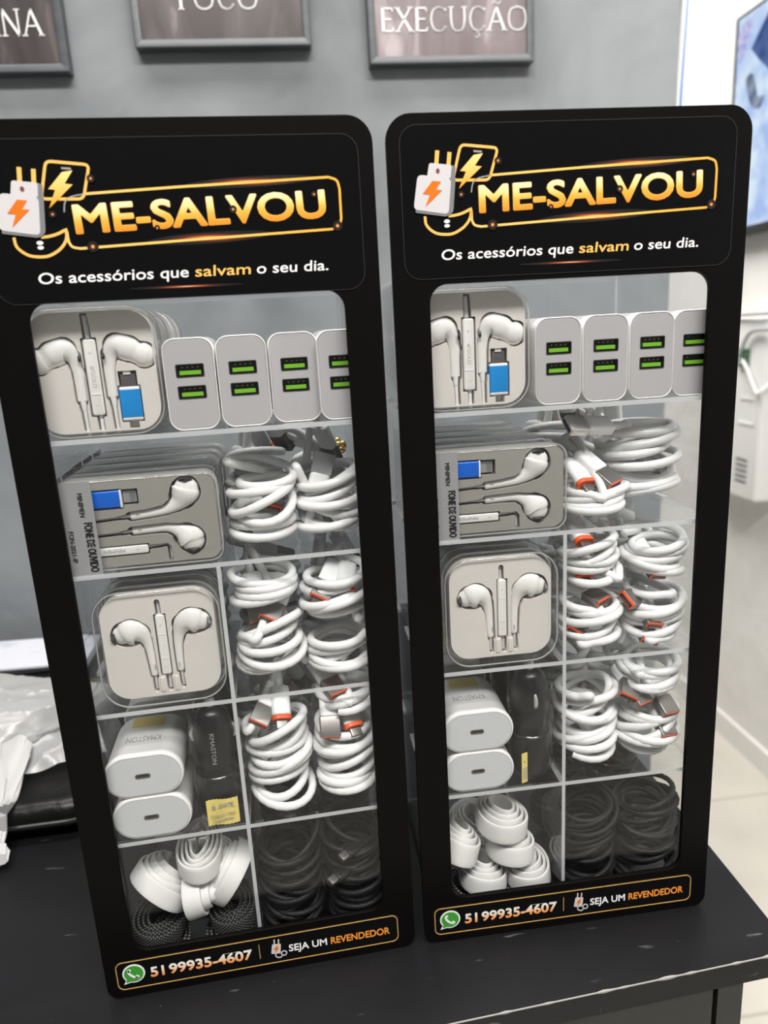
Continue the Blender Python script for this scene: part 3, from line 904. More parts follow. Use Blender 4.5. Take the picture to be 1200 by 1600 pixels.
def stroke_path(pts, w, y, thick=0.00015):
    """flat printed line along a path"""
    b = MB(); n = len(pts); v = []
    for k in range(n):
        a, c = Vector(pts[max(0, k - 1)]), Vector(pts[min(n - 1, k + 1)])
        d = (c - a).normalized(); nx, nz = -d.y * w / 2, d.x * w / 2
        for q in ((pts[k][0] + nx, pts[k][1] + nz), (pts[k][0] - nx, pts[k][1] - nz)):
            v += [(q[0], y, q[1]), (q[0], y + thick, q[1])]
    f = []
    for k in range(n - 1):
        i, j = 4 * k, 4 * k + 4
        f += [(i, i + 2, j + 2, j), (i + 1, j + 1, j + 3, i + 3), (i, j, j + 1, i + 1), (i + 2, i + 3, j + 3, j + 2)]
    f += [(0, 1, 3, 2), (4 * n - 4, 4 * n - 2, 4 * n - 1, 4 * n - 3)]
    return b.add(v, f)
def ellipse(cx, cz, rx, rz, roll=0.0, n=32):
    c, s = math.cos(roll), math.sin(roll)
    return [(cx + rx * math.cos(t) * c - rz * math.sin(t) * s, cz + rx * math.cos(t) * s + rz * math.sin(t) * c) for t in [2 * PI * k / n for k in range(n)]]
def P(*pts): return [(a * mm, c * mm) for a, c in pts]
def round_poly(pts, r, n=4):
    out = []; K = len(pts)
    for k in range(K):
        p0, p1, p2 = Vector(pts[k - 1]), Vector(pts[k]), Vector(pts[(k + 1) % K])
        a, c = (p0 - p1), (p2 - p1)
        q = min(r, a.length * .45, c.length * .45)
        a, c = p1 + a.normalized() * q, p1 + c.normalized() * q
        for i in range(n + 1):
            t = i / n
            m_ = a * (1 - t) ** 2 + p1 * 2 * t * (1 - t) + c * t * t
            out.append((m_.x, m_.y))
    return out

def build_stand():
    t = thing('display_stand', 'x', 'display stand', (*at('right', 0, 0, 0)[:2], 0.0), 0, 'acrylic accessory display stands')
    outer = []
    for qx, qz, a0, r in ((1, -1, -PI / 2, .008), (1, 1, 0, .0125), (-1, 1, PI / 2, .0125), (-1, -1, PI, .008)):
        ox, oz = (PW - r if qx > 0 else r), (PH - r if qz > 0 else r)
        outer += [(ox + r * math.cos(a0 + PI / 2 * k / 8), oz + r * math.sin(a0 + PI / 2 * k / 8)) for k in range(9)]
    hole = rr(0.1713 - 0.0190, 0.4064 - 0.0315, 0.0095, 8, (0.1713 + 0.0190) / 2, (0.4064 + 0.0315) / 2)
    fp = flat([outer, hole], 0.003, 0.0, 0.00025)
    art('front_panel', fp, 'panel black', t)
    MB().sheet(UI0, UI1, 0.0032, 0.0046, 0.0035, 0.411).build('window_pane', ['acrylic', 'acrylic edge'], t)
    for name, a, c in (('side_panel', UI0 - 0.002, UI0), ('side_panel', UI1, UI1 + 0.002)):
        MB().sheet(a, c, 0.0032, BACK, 0.0, 0.4135).build(name, ['acrylic', 'acrylic edge'], t)
    MB().sheet(UI0, UI1, BACK - 0.0022, BACK, 0.0035, 0.411).build('back_panel', ['acrylic', 'acrylic edge'], t)
    MB().sheet(UI0, UI1, 0.0032, BACK, 0.4110, 0.4135).build('top_panel', ['acrylic', 'acrylic edge'], t)
    MB().box(UI0, UI1, 0.0032, BACK, 0.0, 0.0034).build('base_plate', 'base black', t)
    for z in SHELF[1:]:
        s = MB().sheet(UI0, UI1, 0.0048, BACK - 0.0024, z - TH, z)
        for x in (UI0 - 0.0032, UI1):
            for d in (0.062, 0.112): s.box(x, x + 0.0032, d, d + 0.018, z - TH, z, 1)
        s.build('shelf', ['acrylic', 'acrylic edge'], t)
    for k in (0, 1, 2):
        MB().sheet(DIV - 0.0011, DIV + 0.0011, 0.0048, BACK - 0.0024, SHELF[k], SHELF[k + 1] - TH).build('divider', ['acrylic', 'acrylic edge'], t)
    # --- header sticker
    S = 0.0003
    hs = art('header_sticker', flat([rr(0.175, 0.0722, 0.0085, 8, 0.0940, 0.4451)], 0.0003, -S), 'sticker black', t)
    Y = -0.0005
    lo = rr(0.1748, 0.0720, 0.0084, 8, 0.0940, 0.4451)
    stroke_path(lo + lo[:1], 0.00022, Y + .0001).build('sticker_edge', 'sticker edge', hs)
    fpath = P((41.7, 441.2), (41.8, 436.5)) + smooth_path(P((41.8, 436.5), (43.2, 434.2), (46.6, 433.3)), 4)[1:] + P((96.5, 435.3)) + \
        smooth_path(P((166.3, 438.0), (169.9, 439.3), (171.2, 442.8)), 5) + smooth_path(P((171.3, 456.4), (170.1, 460.2), (166.2, 461.8)), 5) + P((96.2, 459.2), (52.0, 457.2))
    stroke_path(fpath, 0.00115, Y).build('name_outline', 'ink frame gold', hs)
    fade = P((52, 457.2), (45.5, 456.0), (42.8, 453.8), (41.8, 449.5))
    stroke_path(smooth_path(fade, 5), 0.0006, Y).build('name_outline_tail', 'ink grey', hs)
    art('top_flare', flat([ellipse(.1290, .4606, .032, .0024, 0.035)], 0.0001, Y + .00006), 'ink flare', hs)
    art('bottom_flare', flat([ellipse(.1070, .4360, .030, .0027, 0.035)], 0.0001, Y + .00006), 'ink flare', hs)
    o = art('brand_lettering_outline', text_mesh('ME-SALVOU', .0134, .1186, 0.036, 0, .0001, y=Y), 'ink gold', hs, (.0457, 0, .4398), 0.031)
    o = art('brand_lettering', text_mesh('ME-SALVOU', .0134, .1180, 0.026, 0, .0002, y=Y - .0002), 'ink gold gradient', hs, (.0460, 0, .4398), 0.031)
    for (a, c, s) in ((119.2, 448.5, 2.2), (36.6, 448.7, 2.0), (158.6, 454.2, 1.8), (82.9, 441.3, 1.6), (52.4, 433.9, 3.2), (55.7, 463.7, 2.2), (169.1, 439.4, 3.0)):
        art('spark', flat([ellipse(a * mm, c * mm, s * mm * .8, s * mm * .8)], 0.0001, Y - .0003), 'ink spark', hs)
    art('slogan_lettering', text_mesh('Os acessórios que', .0053, .0693, 0.011, 0.08, .0001, y=Y), 'ink white', hs, (.0257, 0, .4180), 0.006)
    art('slogan_accent_lettering', text_mesh('salvam', .0053, .0269, 0.011, 0.08, .0001, y=Y), 'ink gold', hs, (.0980, 0, .4184), 0.006)
    art('slogan_lettering', text_mesh('o seu dia.', .0053, .0353, 0.011, 0.08, .0001, y=Y), 'ink white', hs, (.1278, 0, .4186), 0.006)
    art('slogan_flare', flat([ellipse(.0935, .4141, .0275, .0008, 0)], 0.0001, Y), 'ink flare', hs)
    # emblem: phone behind a white plug
    ph = round_poly(P((32.6, 455.5), (37.0, 471.6), (55.8, 469.6), (51.2, 455.0)), .0024)
    stroke_path(ph + ph[:1], 0.0013, Y).build('phone_outline', 'ink gold', hs)
    art('phone_emblem', flat([ph], 0.0001, Y + .0001), 'sticker black', hs)
    art('phone_speaker', flat([P((43.4, 468.9), (47.6, 468.5), (47.6, 467.6), (43.4, 468.0))], .0001, Y - .0001), 'ink grey', hs)
    art('phone_bolt', flat([P((43.4, 466.7), (48.2, 467.3), (43.9, 461.8), (47.4, 461.3), (35.5, 451.3), (39.3, 459.2), (36.3, 459.6))], .0001, Y - .0002), 'ink bolt gold', hs)
    arc = smooth_path(P((17.9, 439.2), (18.6, 434.9), (22.6, 431.4), (27.5, 430.3), (32.5, 430.7), (37.8, 433.6), (40.9, 437.6), (41.6, 442.0)), 5)
    inner = smooth_path(P((41.6, 442.0), (37.6, 440.2), (33.6, 439.2), (29.8, 438.9)), 4)
    stroke_path(arc + inner[1:], 0.0013, Y).build('phone_foot_outline', 'ink gold', hs)
    art('home_button', flat([ellipse(.0290, .4364, .0015, .0009)], .0001, Y - .0001), 'ink white', hs)
    art('home_button', flat([ellipse(.0290, .4343, .0014, .0008)], .0001, Y - .0001), 'ink white', hs)
    for a in ((25.2, 469.2, 24.4, 462), (31.3, 468.3, 30.4, 461)):
        stroke_path(P((a[0], a[1]), (a[2], a[3])), 0.0020, Y - .0003).build('plug_pin', 'ink gold', hs)
    art('plug_cap_side', flat([round_poly(P((31.5, 462.6), (34.2, 461.6), (33.4, 455.8), (30.5, 455.8)), .0006)], .0001, Y - .0003), 'ink emblem grey', hs)
    art('plug_cap', flat([round_poly(P((20.9, 463.7), (32.2, 462.4), (31.3, 455.6), (19.6, 457.2)), .0012)], .0001, Y - .0004), 'ink emblem white', hs)
    art('plug_hole', flat([ellipse(.0251, .4599, .0009, .0011)], .0001, Y - .0006), 'ink brown', hs)
    art('plug_side', flat([round_poly(P((30.5, 456.4), (34.0, 457.4), (32.3, 440.6), (29.0, 438.6), (13.0, 441.0), (13.5, 443)), .0014)], .0001, Y - .00045), 'ink emblem grey', hs)
    art('plug_face', flat([round_poly(P((14.9, 458.5), (31.7, 456.3), (29.9, 439.6), (12.2, 442.5)), .0024)], .0001, Y - .0006), 'ink emblem white', hs)
    art('plug_bolt', flat([P((22.2, 455.4), (26.5, 454.9), (23.7, 451.3), (26.9, 450.9), (18.3, 443.6), (20.7, 449.2), (17.1, 449.6))], .0001, Y - .0008), 'ink bolt orange', hs)
    # --- footer sticker
    fs = art('footer_sticker', flat([rr(0.1735, 0.0208, 0.0042, 6, 0.0930, 0.0161)], 0.0003, -S), 'sticker black', t)
    lo = rr(0.1733, 0.0206, 0.0041, 6, 0.0930, 0.0161)
    stroke_path(lo + lo[:1], 0.00022, Y + .0001).build('sticker_edge', 'sticker edge', fs)
    ln = rr(0.1720, 0.0193, 0.0038, 6, 0.0930, 0.0161)
    stroke_path(ln + ln[:1], 0.00035, Y).build('footer_outline', 'ink gold', fs)
    bub = [(.0168 + .0066 * math.cos(a), .0170 + .0066 * math.sin(a)) for a in [math.radians(-110 + 330 * k / 40) for k in range(41)]] + P((10.3, 9.9))
    art('chat_bubble_rim', flat([bub], .0001, Y), 'ink white', fs)
    bub = [(.0168 + .0056 * math.cos(a), .0170 + .0056 * math.sin(a)) for a in [math.radians(-112 + 330 * k / 40) for k in range(41)]] + P((11.7, 11.2))
    art('chat_bubble', flat([bub], .0001, Y - .0002), 'ink green', fs)
    hs_ = [(0.0142, .0203), (.0139, .0186), (.0150, .0164), (.0172, .0145), (.0192, .0141)]
    g = MB(); sp = smooth_path(hs_, 5)
    stroke_path(sp, 0.0013, Y - .0004).build('handset', 'ink white', fs)
    stroke_path([(.0138, .0200), (.0150, .0190)], 0.0022, Y - .0004).build('handset_end', 'ink white', fs)
    stroke_path([(.0179, .0152), (.0194, .0138)], 0.0022, Y - .0004).build('handset_end', 'ink white', fs)
    art('phone_number_lettering', text_mesh('51', .0074, .0082, 0.028, 0, .0001, y=Y), 'ink phone number', fs, (.0264, 0, .0122), 0.0)
    art('phone_number_lettering', text_mesh('99935-4607', .0074, .0500, 0.028, 0, .0001, y=Y), 'ink phone number', fs, (.0374, 0, .0122), 0.0)
    stroke_path(P((92, 11.3), (92, 21.6)), 0.0003, Y).build('separator_line', 'ink gold', fs)
    art('plug_icon', flat([round_poly(P((100.0, 20.2), (105.4, 19.6), (104.6, 12.6), (98.9, 13.3)), .0008)], .0001, Y), 'ink emblem white', fs)
    for a in ((101.6, 23.4, 101.3, 20), (104.2, 23.1, 103.9, 19.6)):
        stroke_path(P((a[0], a[1]), (a[2], a[3])), 0.0008, Y).build('plug_icon_pin', 'ink emblem white', fs)
    art('plug_icon_bolt', flat([P((102.6, 18.8), (103.9, 18.6), (102.9, 17.0), (104, 16.8), (101.2, 13.9), (101.9, 16.2), (100.8, 16.4))], .0001, Y - .0002), 'ink bolt orange', fs)
    lp = smooth_path(P((101.6, 13.0), (101.8, 10.6), (104.2, 9.6), (105.6, 11.0), (105.0, 12.6), (106.6, 14.0), (108.4, 12.8), (107.6, 10.8), (105.6, 11.0)), 4)
    stroke_path(lp, 0.0007, Y).build('plug_icon_cord', 'ink emblem white', fs)
    art('reseller_lettering', text_mesh('SEJA UM', .0052, .0238, 0.018, 0, .0001, y=Y), 'ink white', fs, (.1100, 0, .0128), 0.0)
    art('reseller_accent_lettering', text_mesh('REVENDEDOR', .0052, .0376, 0.018, 0, .0001, y=Y), 'ink orange', fs, (.1362, 0, .0128), 0.0)
    return t
stand = build_stand()
stand['label'] = 'right-hand black-fronted acrylic display stand, the one near the counter\'s right edge'
twin = dup(stand, at('left', 0, 0, 0), yaw('left'), 'left-hand black-fronted acrylic display stand, cut by the photo\'s left edge')
for ch in twin.children:
    if ch.name.startswith('header_sticker'): ch.location = (0.0010, 0, -0.0030)      # stuck on a little lower

# ------------------------------------------------------------------ packaged earphones
ORD = ('front', 'second', 'third', 'fourth', 'fifth', 'sixth')
def cavity_tray(name, w, h, r, cz, y, sdf, step, mat, parent, thick=0.005):
    body = MB()
    m_ = .0008
    lp = contours(sdf, -w / 2 + m_, w / 2 - m_, cz - h / 2 + m_, cz + h / 2 - m_, step)
    fr = solid([rr(w, h, r, 8, 0, cz)] + lp, lambda X, Z: ((sdf(X, Z) > 0) | (np.abs(X) > w / 2 - m_) | (np.abs(Z - cz) > h / 2 - m_)) & (np.abs(X) <= w / 2) & (np.abs(Z - cz) <= h / 2) & (np.hypot(np.maximum(np.abs(X) - w / 2 + r, 0), np.maximum(np.abs(Z - cz) - h / 2 + r, 0)) < r), thick, y)
    body.mesh(fr); bpy.data.meshes.remove(fr)
    body.rprism(w - 0.001, h - 0.001, r, y + thick + 0.00005, y + thick + 0.0008, 0, 0, cz)
    body.rprism(w - 0.0004, h - 0.0004, r, y + thick + 0.0009, y + thick + 0.0115, 0, 0, cz, m=1, bev1=0.003)  # white backing puts the shelf's bright reflection on stack tops into the colour
    return body.build(name, [mat, 'white gloss'], parent, angle=30)
def bud(name, chain, parent, y, ysq=0.62, mat='earbud white'):
    """one moulded earbud: stem and head as a single tapering body"""
    pts = smooth_path([(a, c, r) for a, c, r in chain], 5)
    p3 = [(a, y, c) for a, c, r in pts]; rad = [r for a, c, r in pts]
    d = (Vector(p3[-1]) - Vector(p3[-2])).normalized(); R = rad[-1]; e = Vector(p3[-1])
    for k in range(1, 6):                                     # rounded end of the head
        a = PI / 2 * k / 5
        p3.append(tuple(e + d * R * 0.92 * math.sin(a))); rad.append(max(R * math.cos(a), 0.0002))
    d0 = (Vector(p3[0]) - Vector(p3[1])).normalized(); e0 = Vector(p3[0]); r0 = rad[0]
    p3 = [tuple(e0 + d0 * 0.0006)] + p3; rad = [r0 * 0.72] + rad
    return MB().tube(p3, rad, 20, ysq=ysq).build(name, mat, parent)
def oval(name, parent, mat, cx, cz, y, rx, rz, roll=0.0, thick=0.0006):
    return art(name, flat([ellipse(cx, cz, rx, rz, roll)], thick, y), mat, parent)
def remote(parent, x0, x1, z0, z1, y, mat='earbud white'):
    w, h = x1 - x0, z1 - z0
    o = MB().rprism(w, h, min(w, h) * .22, y, y + 0.0045, 0.0008, (x0 + x1) / 2, (z0 + z1) / 2).build('remote', mat, parent)
    return o
def lid(w, h, r, thick, parent):
    b = MB().rprism(w, h, r, 0.0, thick, 0.0026, 0, h / 2, 0, n=9, bs=4, bev1=0.0012)
    b.build('clear_case', 'case clear', parent)
    g = MB()
    o_, i_ = rr(w - .0012, h - .0012, r, 9, 0, h / 2), rr(w - .0034, h - .0034, r - .001, 9, 0, h / 2)
    yy = thick * 0.52
    g.loops([[(x, yy, z) for x, z in o_], [(x, yy + .0011, z) for x, z in o_], [(x, yy + .0011, z) for x, z in i_], [(x, yy, z) for x, z in i_]], closed=True)
    g.build('case_seam', 'case rim', parent)
    g = MB()  # added pale rings stand in for highlights along the lid's edges
    o_, i_ = rr(w - .0006, h - .0006, r, 9, 0, h / 2), rr(w - .0016, h - .0016, r - .0004, 9, 0, h / 2)
    for yy in (.0026, thick - .0016):
        g.loops([[(x, yy, z) for x, z in o_], [(x, yy + .0006, z) for x, z in o_], [(x, yy + .0006, z) for x, z in i_], [(x, yy, z) for x, z in i_]], closed=True)
    g.build('case_edge_glint', 'lid edge glint', parent)

def inear_case(loc, rz, label, group):
    t = thing('earphone_case', label, 'earphones', loc, rz, group)
    H = 0.0645
    c1 = lambda x, y: (((74 - (1125 - x) * .0515) - 42.3) * mm, ((406 - (y - 150) * .0515) - 341.8) * mm)
    q = .0515 * mm
    def ch(*p): return [(*c1(x, y), r * q) for x, y, r in p]
    right = ch((637, 1010, 54), (637, 850, 56), (640, 720, 60), (662, 600, 78), (735, 525, 122), (850, 560, 128), (915, 597, 112), (985, 625, 128))
    left = ch((345, 1035, 54), (345, 850, 56), (342, 730, 60), (318, 610, 78), (245, 540, 122), (130, 575, 128), (65, 610, 112), (-5, 640, 128))
    strings = [ch((637, 1010, 40), (640, 1110, 30)), ch((640, 1110, 26), (645, 1375, 22)), ch((345, 1035, 40), (348, 1130, 30)), ch((350, 1130, 26), (357, 1385, 24)),
               ch((497, 1190, 28), (498, 1380, 26)), ch((478, 440, 36), (475, 340, 34), (470, 225, 30))]
    bx = lambda x0, y0, x1, y1: (c1(x0, y0)[0], c1(x1, y1)[0], c1(x1, y1)[1], c1(x0, y0)[1])
    boxes = [bx(705, 915, 912, 1265), bx(722, 775, 888, 930), bx(770, 1260, 855, 1365), bx(418, 440, 556, 1195)]
    sdf = capsule_sdf([right, left] + strings, boxes, .00035)
    tray = cavity_tray('tray', 0.0600, 0.0600, .0120, H / 2, .0040, sdf, .0003, 'white case tray', t)
    for k, chn in enumerate((right, left)):
        e = bud('earbud', chn, t, .0070)
        s = 1 if k == 0 else -1
        vx, vz = c1(603, 615) if k == 0 else c1(384, 628)
        v = MB().tube([(vx + s * .0002, .0040, vz - .0016), (vx, .0036, vz), (vx + s * .0003, .0040, vz + .0016)], [.0006, .0009, .0005], 10)
        v.build('vent', 'port black', e)
        (ax, az, ar), (bx_, bz, br) = chn[-1], chn[-2]
        tp = MB().tube([((ax * .35 + bx_ * .65), .0068, (az * .35 + bz * .65)), ((ax * .8 + bx_ * .2), .0068, (az * .8 + bz * .2)), (ax + (ax - bx_) * .55, .0068, az + (az - bz) * .55), (ax + (ax - bx_) * .8, .0068, az + (az - bz) * .8)], [ar * .93, ar * 1.03, ar * .92, ar * .6], 22, ysq=.62)
        tp.build('ear_tip', 'earbud white', e)
    for chn in strings:
        MB().tube([(a, .0068, c) for a, c, r in chn], [r * .8 for a, c, r in chn], 10).build('cord_end', 'boot white', t)
    x0, x1, z0, z1 = boxes[3]
    r = remote(t, x0 + .0004, x1 - .0004, z0 + .0004, z1 - .0004, .0042)
    cx = (x0 + x1) / 2
    art('volume_mark', text_mesh('+', .0022, None, 0.0, 0, .0001, 'CENTER', y=.0041), 'ink pale grey', r, (cx - .0002, 0, c1(0, 600)[1]))
    art('volume_mark', text_mesh('–', .0022, None, 0.0, 0, .0001, 'CENTER', y=.0041), 'ink pale grey', r, (cx, 0, c1(0, 1105)[1]))
    art('lettering', text_mesh("α'GOLD", .0021, .0108, 0.005, 0, .0001, 'LEFT', y=.0041), 'ink pale grey', r, (cx - .0010, 0, c1(0, 705)[1]), roll=-PI / 2)
    MB().box(x0 + .0012, x1 - .0012, .0040, .0043, c1(0, 985)[1], c1(0, 968)[1]).build('button_line', 'white gloss', r)
    x0, x1, z0, z1 = bx(705, 925, 905, 1258)
    pl = MB().rprism(x1 - x0, z1 - z0, .0008, .0042, .0100, .0007, (x0 + x1) / 2, (z0 + z1) / 2).build('plug_sleeve', 'boot white', t)
    MB().rprism(x1 - x0 + .0001, (z1 - z0) * .86, .0004, .0041, .0098, .0005, (x0 + x1) / 2, (z0 + z1) / 2 + .0001).build('sleeve_band', 'blue plastic', pl)
    x0, x1, z0, z1 = bx(732, 790, 878, 930)
    MB().rprism(x1 - x0, z1 - z0, .0006, .0052, .0080, .0004, (x0 + x1) / 2, (z0 + z1) / 2).build('plug_tip', 'dull steel', pl)
    x0, x1, z0, z1 = bx(765, 765, 835, 805)
    MB().box(x0, x1, .0046, .0085, z0, z1).build('tray_tab', 'white case tray', t)
    lid(.0645, H, .0145, .0245, t)
    return t

def earpod_case(loc, rz, label, group):
    t = thing('earphone_case', label, 'earphones', loc, rz, group)
    H = 0.0690
    c3 = lambda x, y: ((x - 309) * .178 * mm, ((490 - y) * .178 + 2.6) * mm)
    q = .178 * mm
    def ch(*p): return [(*c3(x, y), r * q) for x, y, r in p]
    left = ch((276, 412, 11.5), (274, 370, 12.5), (271, 320, 14.5), (263, 288, 21), (245, 264, 36), (224, 259, 45), (206, 262, 42), (194, 266, 32))
    right = ch((358, 405, 11.5), (358, 360, 12.5), (360, 310, 14.5), (368, 275, 21), (385, 248, 36), (407, 240, 45), (426, 242, 42), (438, 245, 32))
    strings = [ch((276, 412, 6), (277, 462, 6)), ch((358, 405, 6), (361, 458, 6)), ch((319, 410, 7), (320, 462, 7)), ch((313, 212, 6.5), (312, 166, 6.5))]
    bx = lambda x0, y0, x1, y1: (c3(x0, y0)[0], c3(x1, y1)[0], c3(x1, y1)[1], c3(x0, y0)[1])
    boxes = [bx(298, 208, 331, 413)]
    sdf = capsule_sdf([left, right] + strings, boxes, .0004)
    cavity_tray('tray', 0.0615, 0.0610, .0120, .0346, .0055, sdf, .0003, 'white case tray', t)
    for k, chn in enumerate((left, right)):
        e = bud('earbud', chn, t, .0080, .66)
        (ax, az, ar), (bx_, bz, br) = chn[-1], chn[-2]
        d = Vector((ax - bx_, az - bz)).normalized()
        px, pz = ax + d.x * ar * .72, az + d.y * ar * .72
        v = MB().tube([(px, .0056, pz - .0032), (px + d.x * .0006, .0046, pz), (px, .0056, pz + .0032)], [.0005, .0014, .0005], 12)
        v.build('speaker_opening', 'port black' if (k == 0) else 'slot dark', e)
        sx = c3(281 if k == 0 else 356, 385)[0]
        MB().box(sx - .00018, sx + .00018, .0060, .0068, c3(0, 392)[1], c3(0, 376)[1]).build('side_mark', 'ink grey', e)
    for chn in strings:
        MB().tube([(a, .0085, c) for a, c, r in chn], [r * .85 for a, c, r in chn], 10).build('cord_end', 'ink emblem white', t)
    for x in (298, 341):
        MB().rprism(.0034, .0098, .0016, .0050, .0100, .0008, c3(x, 0)[0], c3(0, 444)[1]).build('tray_tab', 'white case tray', t)
    x0, x1, z0, z1 = boxes[0]
    r = remote(t, x0 + .0003, x1 - .0003, z0 + .0003, z1 - .0003, .0056)
    cx = (x0 + x1) / 2
    art('volume_mark', text_mesh('+', .0022, None, 0, 0, .0001, 'CENTER', y=.0055), 'ink pale grey', r, (cx, 0, c3(0, 250)[1]))
    art('volume_mark', text_mesh('–', .0022, None, 0, 0, .0001, 'CENTER', y=.0055), 'ink pale grey', r, (cx, 0, c3(0, 388)[1]))
    for yy in (274, 355):
        MB().box(x0 + .0011, x1 - .0011, .0054, .0057, c3(0, yy + 2)[1], c3(0, yy)[1]).build('button_line', 'white gloss', r)
    lid(.0685, H, .0150, .0250, t)
    return t

def flat_earphone_box(loc, rz, label, group):
    t = thing('earphone_box', label, 'earphones', loc, rz, group)
    W_, H = 0.0840, 0.0505
    c2 = lambda x, y: ((96 - (540 - x) * .1737 - 54) * mm, (50.5 - (y - 140) * .158) * mm)
    q = .165 * mm
    def ch(*p): return [(*c2(x, y), r * q) for x, y, r in p]
    up = ch((270, 280, 15), (320, 276, 15), (375, 268, 17), (410, 250, 26), (430, 226, 42), (440, 208, 47), (444, 196, 40))
    lo = ch((270, 332, 15), (320, 330, 15), (375, 330, 17), (408, 345, 26), (428, 362, 42), (440, 374, 47), (444, 386, 40))
    strings = [ch((270, 280, 7), (238, 282, 6)), ch((238, 282, 4), (120, 290, 3)), ch((270, 332, 7), (238, 335, 6)), ch((238, 335, 4), (120, 340, 3)),
               ch((310, 391, 6), (345, 390, 5)), ch((345, 390, 4), (366, 388, 4), (373, 396, 4), (374, 440, 4))]
    bx = lambda x0, y0, x1, y1: (c2(x0, y0)[0], c2(x1, y1)[0], c2(x1, y1)[1], c2(x0, y0)[1])
    boxes = [bx(110, 183, 252, 247), bx(250, 186, 298, 236), bx(120, 378, 311, 412)]
    sdf = capsule_sdf([up, lo] + strings, boxes, .0004)
    cavity_tray('tray', 0.0800, 0.0470, .0060, H / 2, .0035, sdf, .0003, 'grey case tray', t)
    for k, chn in enumerate((up, lo)):
        e = bud('earbud', chn, t, .0065, .62)
        (ax, az, ar), (bx_, bz, br) = chn[-1], chn[-2]
        s = 1 if k == 0 else -1
        MB().tube([(ax - .0034, .0040, az + s * .0042), (ax, .0026, az + s * .0046), (ax + .0034, .0040, az + s * .0042)], [.0005, .0011, .0005], 12).build('speaker_opening', 'port black', e)
        sx = c2(290, 0)[0]; sz = chn[1][1]
        MB().box(sx - .0010, sx + .0010, .0048, .0054, sz - .0002, sz + .0002).build('side_mark', 'ink grey', e)
    for k, chn in enumerate(strings):
        MB().tube([(a, .0065, c) for a, c, r in chn], [r * .8 for a, c, r in chn], 8).build('cord_end', 'boot white', t)
    x0, x1, z0, z1 = boxes[2]
    r = remote(t, x0 + .0003, x1 - .0003, z0 + .0003, z1 - .0003, .0036)
    art('volume_mark', text_mesh('+', .0022, None, 0, 0, .0001, 'CENTER', y=.0035), 'ink pale grey', r, (c2(278, 0)[0], 0, (z0 + z1) / 2 - .0011))
    art('lettering', text_mesh('MINIMEN', .0020, .0110, .006, 0, .0001, 'LEFT', y=.0035), 'ink grey', r, (c2(240, 0)[0], 0, (z0 + z1) / 2 + .0010), roll=PI)
    x0, x1, z0, z1 = boxes[0]
    pl = MB().rprism(x1 - x0 - .0004, z1 - z0 - .0008, .0010, .0034, .0095, .0010, (x0 + x1) / 2, (z0 + z1) / 2).build('plug_sleeve', 'deep blue plastic', t)
    MB().rprism(.0010, z1 - z0 - .0004, .0004, .0033, .0096, .0003, x1 - .0006, (z0 + z1) / 2).build('sleeve_ring', 'boot white', pl)
    x0, x1, z0, z1 = bx(254, 190, 295, 232)
    MB().rprism(x1 - x0, z1 - z0, .0008, .0052, .0075, .0005, (x0 + x1) / 2, (z0 + z1) / 2).build('plug_tip', 'steel', pl)
    for k in range(7):
        zz = z0 + (z1 - z0) * (k + .9) / 8.8
        MB().box(x1 - .0036, x1 - .0010, .0050, .0053, zz - .00016, zz + .00016).build('contact', 'slot dark', pl)
    lid(W_, H, .0075, .0235, t)
    # printed label wrapped round the left end
    xl = c2(172, 0)[0]; xe = -W_ / 2
    lb = MB().box(xe - .0003, xl, -.0004, -.0001, c2(0, 468)[1], c2(0, 143)[1])
    lb.box(xe - .0004, xe - .0001, -.0003, .0225, c2(0, 468)[1], c2(0, 143)[1])
    lab = lb.build('label', 'label silver', t)
    cx = lambda x: c2(x, 0)[0]; cz = lambda y: c2(0, y)[1]
    art('maker_lettering', text_mesh('MINIMEN', .0026, .0128, .022, 0, .0001, y=-.00055), 'ink black', lab, (cx(131), 0, cz(180)), roll=-PI / 2)
    art('product_lettering', text_mesh('FONE DE OUVIDO', .0043, .0272, .034, 0, .0001, y=-.00055), 'ink black', lab, (cx(138), 0, cz(280)), roll=-PI / 2)
    art('model_lettering', text_mesh('FON-2021-IP', .0024, .0172, .020, 0, .0001, y=-.00055), 'ink black', lab, (cx(91), 0, cz(306)), roll=-PI / 2)
    rn = random.Random(4)
    for x, a, c in ((113, 268, 455), (118, 300, 450), (123, 285, 452), (128, 292, 430)):
        b = MB(); z = cz(a)
        while z > cz(c):
            L_ = rn.uniform(.0008, .0024)
            b.box(cx(x) - .00022, cx(x) + .00022, -.0005, -.00041, z - L_, z); z -= L_ + .0005
        b.build('fine_print', 'ink grey', lab)
    return t

